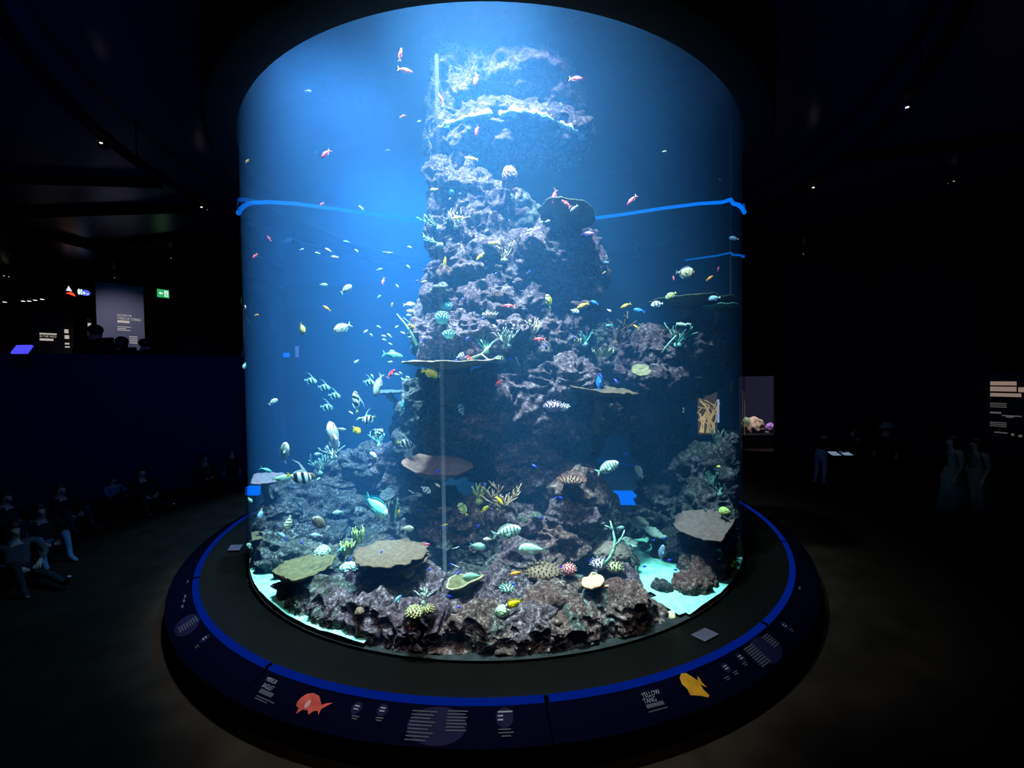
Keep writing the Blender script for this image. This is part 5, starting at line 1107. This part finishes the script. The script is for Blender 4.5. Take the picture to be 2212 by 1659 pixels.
F_('dark', 669, 1027, 32, 'R', -35, 'brown surgeonfish right behind the big bannerfish')
F_('mint', 687, 1036, 14, 'R', 40, 'small mint fish right of the brown surgeonfish')
F_('white', 808, 985, 22, 'L', 40, 'pale fish seen from the front on the left slope peak', yaw=45)
F_('powder', 687, 981, 19, 'L', 0, 'bluish white fish with orange side at the foot of the pale branches')
F_('parrot', 812, 1094, 58, 'R', -35, 'big teal parrotfish facing half towards the viewer in front of the slope', yaw=40, d=4.9)
F_('striped', 920, 1058, 26, 'R', -38, 'dim striped fish in the shadow below the rusty plate')
F_('pipe', 890, 1063, 20, 'R', -35, 'thin white fish left of the dim striped fish')
F_('crescent', 1000, 1100, 34, 'L', 58, 'yellow green butterflyfish with white edge, standing on end by the mound')
F_('powder', 563, 1110, 26, 'L', -78, 'powder blue surgeonfish diving near the left glass', yaw=25)
F_('powder', 608, 1156, 25, 'R', -52, 'powder blue surgeonfish slanting down right over the left rocks')
F_('powder', 683, 1157, 30, 'L', 12, 'powder blue surgeonfish almost level over the left rocks')
F_('clown', 623, 1130, 36, 'L', -75, 'patterned white yellow and black triggerfish diving at left', yaw=20)
F_('trigger', 692, 1130, 48, 'L', 46, 'dark olive triggerfish with white rimmed tail, head up at lower left', d=4.5)
F_('convict', 730, 1107, 25, 'L', 0, 'dim green striped fish behind the dark triggerfish', d=5.3)
F_('tang', 880, 1142, 30, 'R', -12, 'olive yellow surgeonfish just above the large table coral')
F_('gold', 862, 1107, 14, 'R', 78, 'small golden fish upright right of the big teal parrotfish')
F_('pale', 945, 1048, 16, 'R', -40, 'pale yellow slim fish under the rusty plate')
F_('mint', 540, 1080, 19, 'R', -65, 'mint fish at the left glass under the blue light strip image')
F_('mint', 541, 1182, 28, 'L', 62, 'mint surgeonfish at the left glass beside the olive plate')
F_('teal', 735, 1188, 24, 'R', 35, 'teal fish resting over the lower lettuce coral')
F_('pink', 920, 1176, 19, 'R', -4, 'pink anthias just right of the large table coral rim')
F_('mint', 1032, 1180, 38, 'R', -14, 'mint surgeonfish over the dark cleft left of the big unicornfish')
F_('yellow', 1047, 1100, 22, 'R', 40, 'yellow wrasse upright left of the staghorn thicket', yaw=40)
F_('yellow', 1079, 1081, 25, 'R', -55, 'slim yellow wrasse diving through the staghorn thicket')
F_('yellow', 961, 1134, 15, 'R', 10, 'small pale yellow wrasse next to the pale tube')
F_('white', 1053, 1165, 20, 'L', 0, 'pale fish half hidden behind the mint surgeonfish')
F_('mint', 677, 1331, 34, 'L', 14, 'pale cream green surgeonfish over the front rubble at left')
F_('powder', 858, 1298, 30, 'R', 52, 'pale blue fish rising right of its pale green partner')
F_('mint', 833, 1311, 23, 'L', 35, 'pale green fish touching tails with the pale blue one')
F_('butter', 885, 1371, 21, 'R', -78, 'lime yellow fish upright over the front rubble', yaw=30)
F_('green', 1021, 1246, 44, 'L', -2, 'green surgeonfish hovering over the olive vase coral', d=4.1)
F_('grey', 915, 1290, 24, 'L', 70, 'grey green fish standing on end at the dark hollow')
F_('striped', 664, 1266, 22, 'R', -30, 'black and white striped fish hiding under the olive dish')
F_('mint', 567, 1256, 26, 'L', 72, 'mint fish standing over the left sand corner', yaw=20)
F_('pipe', 984, 1222, 20, 'R', -28, 'thin white fish left above the green surgeonfish')
F_('pipe', 985, 1183, 17, 'R', 15, 'thin white fish left of the mint surgeonfish in the cleft')
# centre and right
F_('yellow', 961, 566, 20, 'R', 82, 'yellow wrasse standing upright at the pillar left edge', yaw=30)
F_('yellow', 1037, 554, 24, 'L', -46, 'yellow wrasse nosing down left on the pillar front')
F_('yellow', 1067, 525, 25, 'L', -4, 'yellow wrasse level above the yellowish staghorn coral')
F_('yellow', 988, 470, 26, 'L', -12, 'yellow wrasse highest on the pillar, by the light line level')
F_('striped', 996, 768, 22, 'R', 25, 'green yellow striped fish resting on the tan plate')
F_('red', 1014, 774, 18, 'L', 50, 'rose red anthias resting on the tan plate')
F_('red', 1100, 661, 27, 'L', 2, 'red anthias swimming left across the middle of the pillar')
F_('red', 1166, 733, 27, 'L', 0, 'rose red anthias swimming left over the bushy corals')
F_('red', 1077, 827, 23, 'L', -42, 'orange red anthias slanting down by the cabbage coral')
F_('butter', 1185, 650, 23, 'L', 75, 'white and yellow butterflyfish upright on the pillar right side', yaw=40)
F_('gold', 1259, 660, 28, 'L', -22, 'golden orange anthias at the right edge of the pillar')
F_('gold', 1352, 660, 25, 'L', -22, 'golden orange anthias in the blue gap right of the pillar')
F_('gold', 1374, 706, 15, 'L', 40, 'small golden anthias above the rock shelf')
F_('violet', 1270, 504, 28, 'R', -8, 'dim violet fish under the dark plate right of the pillar')
F_('ghost', 1309, 567, 16, 'R', -15, 'dim blue grey fish in the right water beside the boulder', d=5.6)
F_('orange', 1305, 589, 10, 'R', 30, 'tiny pale orange fish in the right water below the dim blue one')
F_('sail', 1480, 589, 42, 'R', -10, 'large cream sailfin surgeonfish with dark edges in the right water', d=4.9)
F_('pink', 1455, 601, 12, 'R', -80, 'tiny pink fish under the large cream sailfin')
F_('pink', 1552, 581, 12, 'R', 80, 'tiny pink fish upright near the right glass')
F_('orange', 1533, 601, 19, 'R', 32, 'dull orange fish right of the large cream sailfin')
F_('crescent', 1449, 638, 27, 'L', -28, 'yellow green fish just above the wide dark plate at right')
F_('striped', 1419, 657, 27, 'L', -5, 'white and blue striped fish at the left tip of the wide dark plate')
F_('powder', 1542, 644, 29, 'L', -4, 'light blue slim fish above the wide dark plate at right')
F_('blue', 1381, 671, 27, 'L', 15, 'deep blue surgeonfish under the white and blue striped fish')
F_('blue', 1285, 654, 20, 'L', 30, 'dark blue fish right of the golden orange anthias')
F_('powder', 1585, 515, 23, 'L', 20, 'pale cyan fish at the joint line near the right glass')
for x, y, l in ((1183, 478, 12), (1145, 497, 13), (1169, 480, 10), (1138, 505, 11)): F_('chromis', x, y, l, 'R', 15, beside(x, y, 'small mint chromis'), group='mint chromis by the dark plate')
F_('white', 1316, 671, 11, 'R', -30, 'tiny white fish in the blue gap beside the rock shelf')
F_('striped', 1242, 672, 20, 'R', -20, 'pale fish behind the golden orange anthias at the pillar edge')
F_('teal', 1316, 703, 16, 'L', 0, 'slim teal fish left of the twisted brown coral')
F_('blue', 1295, 826, 36, 'R', 85, 'slim bright blue fish standing on end on the brown plate', yaw=10)
F_('pink', 1332, 879, 16, 'R', -4, 'pale pink anthias in the shadow below the brown plate')
F_('convict', 1312, 1010, 56, 'R', 28, 'yellow green striped surgeonfish climbing right before the rock arch', d=4.7)
F_('white', 1381, 1020, 27, 'L', 50, 'round grey white fish in the blue arch opening', yaw=50, d=5.4)
F_('blue', 1351, 981, 16, 'R', 25, 'blue fish in the blue arch opening', d=5.5)
F_('convict', 1094, 1149, 66, 'R', 12, 'mint striped surgeonfish swimming right above the big unicornfish', d=4.4)
F_('unicorn', 1151, 1187, 64, 'L', 0, 'big plain grey green unicornfish swimming left in the centre', d=4.3)
F_('butter', 1552, 1008, 11, 'R', 0, 'tiny yellow fish in the dark arch near the right glass')
F_('orange', 1115, 1238, 28, 'L', -12, 'orange anthias just left of the brown finger coral')
F_('fox', 1110, 1304, 42, 'L', -22, 'yellow rabbitfish with dark face beside the mint tuft, front centre', d=3.75)
F_('fox', 1388, 1333, 44, 'R', -16, 'brightest lemon yellow rabbitfish at lower right above the rubble', d=3.85)
F_('teal', 1293, 1354, 38, 'R', 62, 'slim pale teal fish rising steeply over the front rubble', d=3.7)
F_('mint', 1548, 1190, 24, 'R', 20, 'upper mint fish of the pair near the right glass')
F_('mint', 1551, 1205, 26, 'R', 50, 'lower mint fish of the pair near the right glass')
F_('striped', 1582, 1179, 16, 'R', 60, 'small black and white fish at the right glass above the mint pair')
F_('ghost', 1430, 1194, 40, 'R', 82, 'grey blue fish upright over the bright sand channel', d=4.6)
F_('pipe', 1412, 1308, 24, 'L', 45, 'thin pale fish slanting over the right sand')
F_('mint', 1340, 1140, 18, 'R', 10, 'dim mint fish behind the fork of the mint branch', d=4.9)
dam_front = [(551, 1205, 11), (691, 1286, 14), (694, 1343, 8), (683, 1365, 11), (757, 1209, 9), (927, 1229, 9), (975, 1219, 9), (991, 1237, 13), (971, 1288, 12), (992, 1312, 10), (1049, 1360, 12), (1033, 1392, 13), (875, 1376, 11), (618, 1165, 10), (653, 1171, 10), (846, 1165, 8), (824, 1193, 8)]
dam_right = [(1212, 1225, 8), (1109, 1262, 11), (1277, 1210, 9), (1245, 1328, 9), (1278, 1322, 9), (1087, 1342, 13), (1140, 1366, 10), (1380, 1310, 12), (1378, 1319, 14), (1469, 1333, 11), (1392, 1224, 11), (1447, 1210, 12), (1460, 1231, 10), (1436, 1163, 10), (1411, 1167, 8), (1523, 1300, 8), (1560, 1263, 10), (1370, 1332, 9)]
dam_mid = [(946, 1018, 14), (903, 1102, 8), (1034, 1136, 11), (957, 1141, 8), (1046, 1047, 9), (1154, 1007, 14), (1200, 1076, 9), (1211, 1075, 10), (1169, 1119, 9)]
dam_up = [(1102, 775, 12), (1241, 728, 9), (1176, 746, 8), (1295, 809, 10), (1330, 823, 13), (972, 430, 9), (960, 472, 9), (1033, 505, 8), (992, 541, 8), (998, 646, 8), (980, 704, 12), (1010, 731, 11), (984, 779, 13), (912, 734, 9), (1072, 591, 8), (1143, 587, 9), (1043, 687, 9)]
for rows, lab, grp in ((dam_front, 'tiny bright blue damselfish over the low rocks left of the centre', 'blue damselfish low left'), (dam_right, 'tiny bright blue damselfish over the low rocks and sand right of the centre', 'blue damselfish low right'), (dam_mid, 'tiny bright blue damselfish around the middle mound', 'blue damselfish at the mound'), (dam_up, 'tiny bright blue damselfish dotted over the pillar and shelf', 'blue damselfish on the pillar')):
    for x, y, l in rows: F_('damsel', x, y, l, rs_.choice('LR'), rs_.uniform(-60, 60), beside(x, y, 'tiny bright blue damselfish'), group=grp, yaw=rs_.uniform(0, 30))
# ------------------------------------------------------------------ visitors in the dark hall
SKIN = plain('skin', (.30, .20, .15), .6, .3); HAIR = plain('dark_hair', (.008, .007, .007), .5, .3)
CL = {k: plain('cloth_' + k, c, .9, .05, var=.2, scale=12) for k, c in dict(black=(.006, .006, .007), charcoal=(.015, .016, .018), denim=(.07, .13, .20), white=(.26, .28, .34), cream=(.16, .17, .13), brown=(.03, .02, .016), navy=(.012, .016, .035), grey=(.05, .05, .05)).items()}
SHOE = plain('pale_shoe', (.24, .24, .26), .7, .2); SHOED = plain('dark_shoe', (.01, .01, .01), .7, .2)
def joints(pose, rn):
    """joint places in metres for a 1.7 m figure facing +x, floor at z = 0"""
    J = {}
    if pose in ('stand', 'lean'):
        ln = .12 if pose == 'lean' else .0
        J.update(pelvis=(0, 0, .92), waist=(.01 + ln * .3, 0, 1.08), chest=(.01 + ln * .8, 0, 1.28), neck=(.02 + ln * 1.1, 0, 1.45), skull=(.05 + ln * 1.4, 0, 1.57), crown=(.04 + ln * 1.45, 0, 1.65), nose=(.155 + ln * 1.4, 0, 1.555))
        for s, k in ((1, 'l'), (-1, 'r')):
            J['hip' + k] = (0, .10 * s, .88); J['knee' + k] = (.02, .11 * s, .48); J['ankle' + k] = (-.02 + .08 * s * rn.uniform(-1, 1), .12 * s, .08); a = J['ankle' + k]; J['toe' + k] = (a[0] + .17, a[1] + .02 * s, .03)
            J['sho' + k] = (ln * .9, .19 * s, 1.40); 
            if pose == 'lean': J['elb' + k] = (ln + .14, .24 * s, 1.15); J['wri' + k] = (ln + .38, .18 * s, 1.08)
            else: J['elb' + k] = (-.02, .25 * s, 1.12); J['wri' + k] = (.08, .26 * s, .88)
    else:
        bk = -.14
        J.update(pelvis=(0, 0, .12), waist=(bk * .35, 0, .28), chest=(bk * .7, 0, .48), neck=(bk * .8, 0, .65), skull=(bk * .55, 0, .77), crown=(bk * .6, 0, .85), nose=(bk * .55 + .11, 0, .755))
        for s, k in ((1, 'l'), (-1, 'r')):
            J['hip' + k] = (.04, .10 * s, .11)
            if pose == 'sit' or (pose == 'mixed' and s > 0): J['knee' + k] = (.46, .14 * s, .16); J['ankle' + k] = (.88, .15 * s, .09); J['toe' + k] = (.93, .17 * s, .21)
            else: J['knee' + k] = (.36, .15 * s, .46); J['ankle' + k] = (.56, .14 * s, .08); J['toe' + k] = (.73, .16 * s, .03)
            J['sho' + k] = (bk * .75, .19 * s, .60); J['elb' + k] = (.06, .26 * s, .40); J['wri' + k] = (.28, .12 * s, .34)
    return J
def person(pose, base, face, lab, top, legs, scale=1.0, shoe=SHOED, hair_long=False, skirt=None, hat=None, seed=1):
    rn = random.Random(seed); J = joints(pose, rn); V = []; E = []; RD = []; REG = []; idx = {}
    def add(k, p, r, reg):
        idx[k] = len(V); V.append(Vector(p)); RD.append(r); REG.append(reg); return idx[k]
    def e(a, b): E.append((idx[a], idx[b]))
    rad = dict(pelvis=(.145, .10), waist=(.125, .09), chest=(.15, .105), neck=(.052, .052), skull=(.088, .08), crown=(.062, .058), nose=(.016, .016))
    for k, r in rad.items(): add(k, J[k], r, 'skin' if k in ('neck', 'skull', 'crown', 'nose') else ('leg' if k == 'pelvis' else 'top'))
    for a, b in (('pelvis', 'waist'), ('waist', 'chest'), ('chest', 'neck'), ('neck', 'skull'), ('skull', 'crown'), ('skull', 'nose')): e(a, b)
    for s, k in ((1, 'l'), (-1, 'r')):
        for n, r, g in (('hip', .088, 'leg'), ('knee', .058, 'leg'), ('ankle', .038, 'leg'), ('toe', .034, 'shoe'), ('sho', .062, 'top'), ('elb', .042, 'top'), ('wri', .027, 'skin')): add(n + k, J[n + k], (r, r), g)
        for a, b in (('pelvis', 'hip' + k), ('hip' + k, 'knee' + k), ('knee' + k, 'ankle' + k), ('ankle' + k, 'toe' + k), ('chest', 'sho' + k), ('sho' + k, 'elb' + k), ('elb' + k, 'wri' + k)): e(a, b)
        w_ = Vector(J['wri' + k]); dv = (w_ - Vector(J['elb' + k])).normalized(); sd = dv.cross(Vector((0, 0, 1))); sd = sd.normalized() if sd.length > .1 else Vector((0, 1, 0)); dn = dv.cross(sd)
        add('palm' + k, w_ + dv * .07, (.030, .018), 'skin'); e('wri' + k, 'palm' + k)
        for q, (off, ln) in enumerate(((-.030, .062), (-.011, .075), (.010, .07), (.029, .055))):
            a = add('f%d%s' % (q, k), w_ + dv * .10 + sd * off, (.0095, .0095), 'skin'); E.append((idx['palm' + k], a))
            b = add('g%d%s' % (q, k), w_ + dv * (.10 + ln * .55) + sd * off * 1.15 + dn * .008, (.009, .009), 'skin'); E.append((a, b)); c = add('h%d%s' % (q, k), w_ + dv * (.10 + ln * .9) + sd * off * 1.15 + dn * .028, (.008, .008), 'skin'); E.append((b, c))
        a = add('t%s' % k, w_ + dv * .05 - sd * .045, (.011, .011), 'skin'); E.append((idx['palm' + k], a)); b = add('u%s' % k, w_ + dv * .085 - sd * .06 + dn * .01, (.009, .009), 'skin'); E.append((a, b))
    me = bpy.data.meshes.new('skeleton'); me.from_pydata([tuple(v) for v in V], E, []); ob = bpy.data.objects.new('skeleton', me); COL.objects.link(ob)
    sk = ob.modifiers.new('skin', 'SKIN'); ob.modifiers.new('sub', 'SUBSURF').levels = 1; ob.modifiers['sub'].render_levels = 1
    if not me.skin_vertices: me.attributes.new('sv', 'FLOAT', 'POINT')
    sv = me.skin_vertices[0].data
    for i, r in enumerate(RD): sv[i].radius = r; sv[i].use_root = (i == 0)
    dg = bpy.context.evaluated_depsgraph_get(); dg.update(); body = bpy.data.meshes.new_from_object(ob.evaluated_get(dg)); bpy.data.objects.remove(ob); bpy.data.meshes.remove(me)
    body.materials.clear(); order = ['top', 'leg', 'skin', 'shoe']
    for m_ in (top, legs, SKIN, shoe): body.materials.append(m_)
    pv, reg = [], []
    for i, v in enumerate(V): pv.append(v[:]); reg.append(REG[i])
    for a, b in E:
        if REG[a] == REG[b] or 'leg' in (REG[a], REG[b]):
            for t_ in (.2, .4, .6, .8): pv.append(V[a].lerp(V[b], t_)[:]); reg.append(REG[a] if REG[a] == 'leg' else REG[b] if REG[b] != 'shoe' else REG[a])
    hands = np.array([r == 'skin' and p[2] < J['neck'][2] - .05 for p, r in zip(pv, reg)]); pv = np.array(pv); fi = []
    for p in body.polygons:
        c = np.array(p.center[:]); dd = ((pv - c) ** 2).sum(1); dd = np.where(hands & (dd > .0016), 9.0, dd); fi.append(order.index(reg[int(np.argmin(dd))]))
    body.polygons.foreach_set('material_index', fi); body.polygons.foreach_set('use_smooth', [True] * len(body.polygons))
    o = bpy.data.objects.new('person', body); COL.objects.link(o)
    cr = Vector(J['crown']); Vi, Fi = ico(4); hv = Vi * np.array([.108, .094, .115]); hv = hv[:]
    hc = Vector(J['skull']) * .55 + cr * .45 + Vector((-.022, 0, .006)); P = hv * (1 + .05 * vnoise(Vi * 6 + seed))[:, None]; 
    if hair_long: P[:, 2] = np.where((P[:, 2] < 0) & (P[:, 0] < .03), P[:, 2] * 2.6, P[:, 2])
    P[:, 0] = np.where((P[:, 0] > .035) & (P[:, 2] < .035), .035, P[:, 0])
    h_ = bpy.data.objects.new('hair', fast_mesh('hair', P, Fi, HAIR)); COL.objects.link(h_); h_.parent = o; h_.location = hc
    for s in (1, -1):
        ey = bpy.data.objects.new('eye', fast_mesh('eye', ico(2)[0] * .011, ico(2)[1], EYE)); COL.objects.link(ey); ey.parent = o; ey.location = Vector(J['skull']) + Vector((.082, .032 * s, .012))
    if skirt:
        z0 = J['waist'][2]; prof = [(.125, z0), (.17, z0 - .15), (.20, z0 - .45), (.27, .12), (.255, .12)]
        mb = MB(); ns = 32; vv = []
        for j, (r_, z) in enumerate(prof):
            for k in range(ns): a = 2 * math.pi * k / ns; q = r_ * (1 + .07 * math.sin(9 * a + j * .4) * (j / 4)); vv.append((J['waist'][0] + q * math.cos(a), q * math.sin(a), z))
        mb.add(vv, [(j * ns + k, j * ns + (k + 1) % ns, (j + 1) * ns + (k + 1) % ns, (j + 1) * ns + k) for j in range(4) for k in range(ns)]); mb.build('skirt', skirt, o, True)
    if hat:
        mb = MB().lathe([(.2, 0), (.205, .012), (.105, .03), (.1, .10), (.06, .13), (.001, .135)], 28); h2 = mb.build('hat', hat, o, True); h2.location = cr + Vector((-.02, 0, .0)); h2.rotation_euler = (0, R(8), 0)
    lo = min(v.co.z for v in body.vertices)
    o.location = Vector(base) - Vector((0, 0, lo * scale)); o.rotation_euler = (0, 0, face); o.scale = (scale,) * 3; tag(o, lab, 'person'); return o
def fl(x, y, z=0): p = at_z(x, y, z); return (p.x, p.y, z)
# left: sitting on the carpet
person('knees', fl(95, 1205), R(-25), 'person in light blue trousers sitting on the floor with knees drawn up at left', CL['charcoal'], CL['denim'], shoe=SHOE, seed=2, hair_long=True, scale=.95)
person('mixed', fl(40, 1262), R(-20), 'person in dim grey clothes with pale feet sitting nearest the camera at far left', CL['grey'], CL['charcoal'], shoe=SHOE, seed=3, hair_long=True, scale=.95)
person('knees', fl(25, 1165), R(-5), 'person with a pale face at the left frame edge behind the blue trousers', CL['charcoal'], CL['grey'], seed=4, scale=.95)
person('knees', fl(140, 1142), R(-15), 'dark haired person in the back of the sitting group against the navy wall', CL['black'], CL['navy'], seed=5, scale=.95)
person('mixed', fl(312, 1098), R(-28), 'person in black with bare lower legs stretched out, against the navy wall', CL['black'], CL['brown'], shoe=SHOE, seed=6, hair_long=True)
person('knees', fl(250, 1092), R(-10), 'small person in a pale blue top beside the one in black', CL['denim'], CL['charcoal'], seed=7, scale=.72)
person('knees', fl(445, 1052), R(-40), 'person in dark clothes hugging knees beside the wall, near the tank', CL['brown'], CL['black'], seed=8, scale=.95)
person('stand', fl(503, 1062), R(-60), 'dim standing person in dark red brown close to the left tank edge', CL['brown'], CL['black'], seed=9, scale=.62)
# gallery behind the low wall
def gal_p(x, d): p = at(x, 760, d); return (p.x, p.y, 2.15)
person('stand', gal_p(206, 9.75), R(110), 'tall dark visitor on the gallery in front of the lit boards', CL['black'], CL['black'], seed=10, scale=1.2).scale = (1.5, 1.5, 1.2)
person('stand', gal_p(262, 10.2), R(100), 'shorter dark visitor on the gallery beneath the coral board text', CL['black'], CL['black'], seed=11, scale=1.05, hair_long=True).scale = (1.35, 1.35, 1.05)
person('stand', gal_p(311, 10.5), R(90), 'dark head of a gallery visitor at the right edge of the coral board', CL['black'], CL['black'], seed=12, scale=1.03).scale = (1.3, 1.3, 1.03)
# right: round a small lit table
person('lean', fl(1772, 1046), R(20), 'person in pale trousers and black top leaning over the small lit table', CL['black'], CL['white'], seed=13, scale=.80)
person('lean', fl(1862, 1052), R(165), 'person in black with white shoes bending towards the lit table from the right', CL['black'], CL['charcoal'], shoe=SHOE, seed=14, hair_long=True, scale=.82)
person('stand', fl(1915, 1042), R(200), 'person in black wearing a pale sun hat behind the table group', CL['black'], CL['black'], seed=15, hat=CL['cream'], scale=.86)
person('stand', fl(2062, 1118), R(150), 'person in a long pale greenish dress standing right of the table group', CL['cream'], CL['cream'], seed=16, skirt=CL['cream'], hair_long=True, scale=.92)
person('stand', fl(2112, 1122), R(160), 'second person in a long pale dress at the right, by the text board', CL['cream'], CL['cream'], seed=17, skirt=CL['cream'], hair_long=True, scale=.90)
t = empty('touch_table', fl(1815, 1040), 'small dark table with two bright white screens between the right-hand visitors', 'table')
MB().lathe([(.001, 0), (.22, 0), (.22, .03), (.06, .05), (.06, .62), (.001, .62)], 20).build('pedestal', BEAM, t, True)
MB().box((0, 0, .66), (.62, .42, .05)).build('table_top', BEAM, t)
for s in (-1, 1): MB().box((.15 * s, -.03, .70), (.2, .26, .02), Matrix.Rotation(R(20), 3, 'X')).build('screen', glow('white_screen', (.5, .7, 1.0), .3) if 'white_screen' not in MATS else MATS['white_screen'], t)
spot('visitor_light', Vector(fl(1960, 1100)) + Vector((-.6, -1.0, 5.0)), Vector(fl(1960, 1080)) + Vector((0, 0, .6)), 16, 70, 1, (.8, .95, .95), .1)
spot('sitting_glow', Vector(fl(200, 1200)) + Vector((1.2, -.6, 4.8)), Vector(fl(170, 1190)), 4, 60, 1, (.5, .75, 1.0), .1)
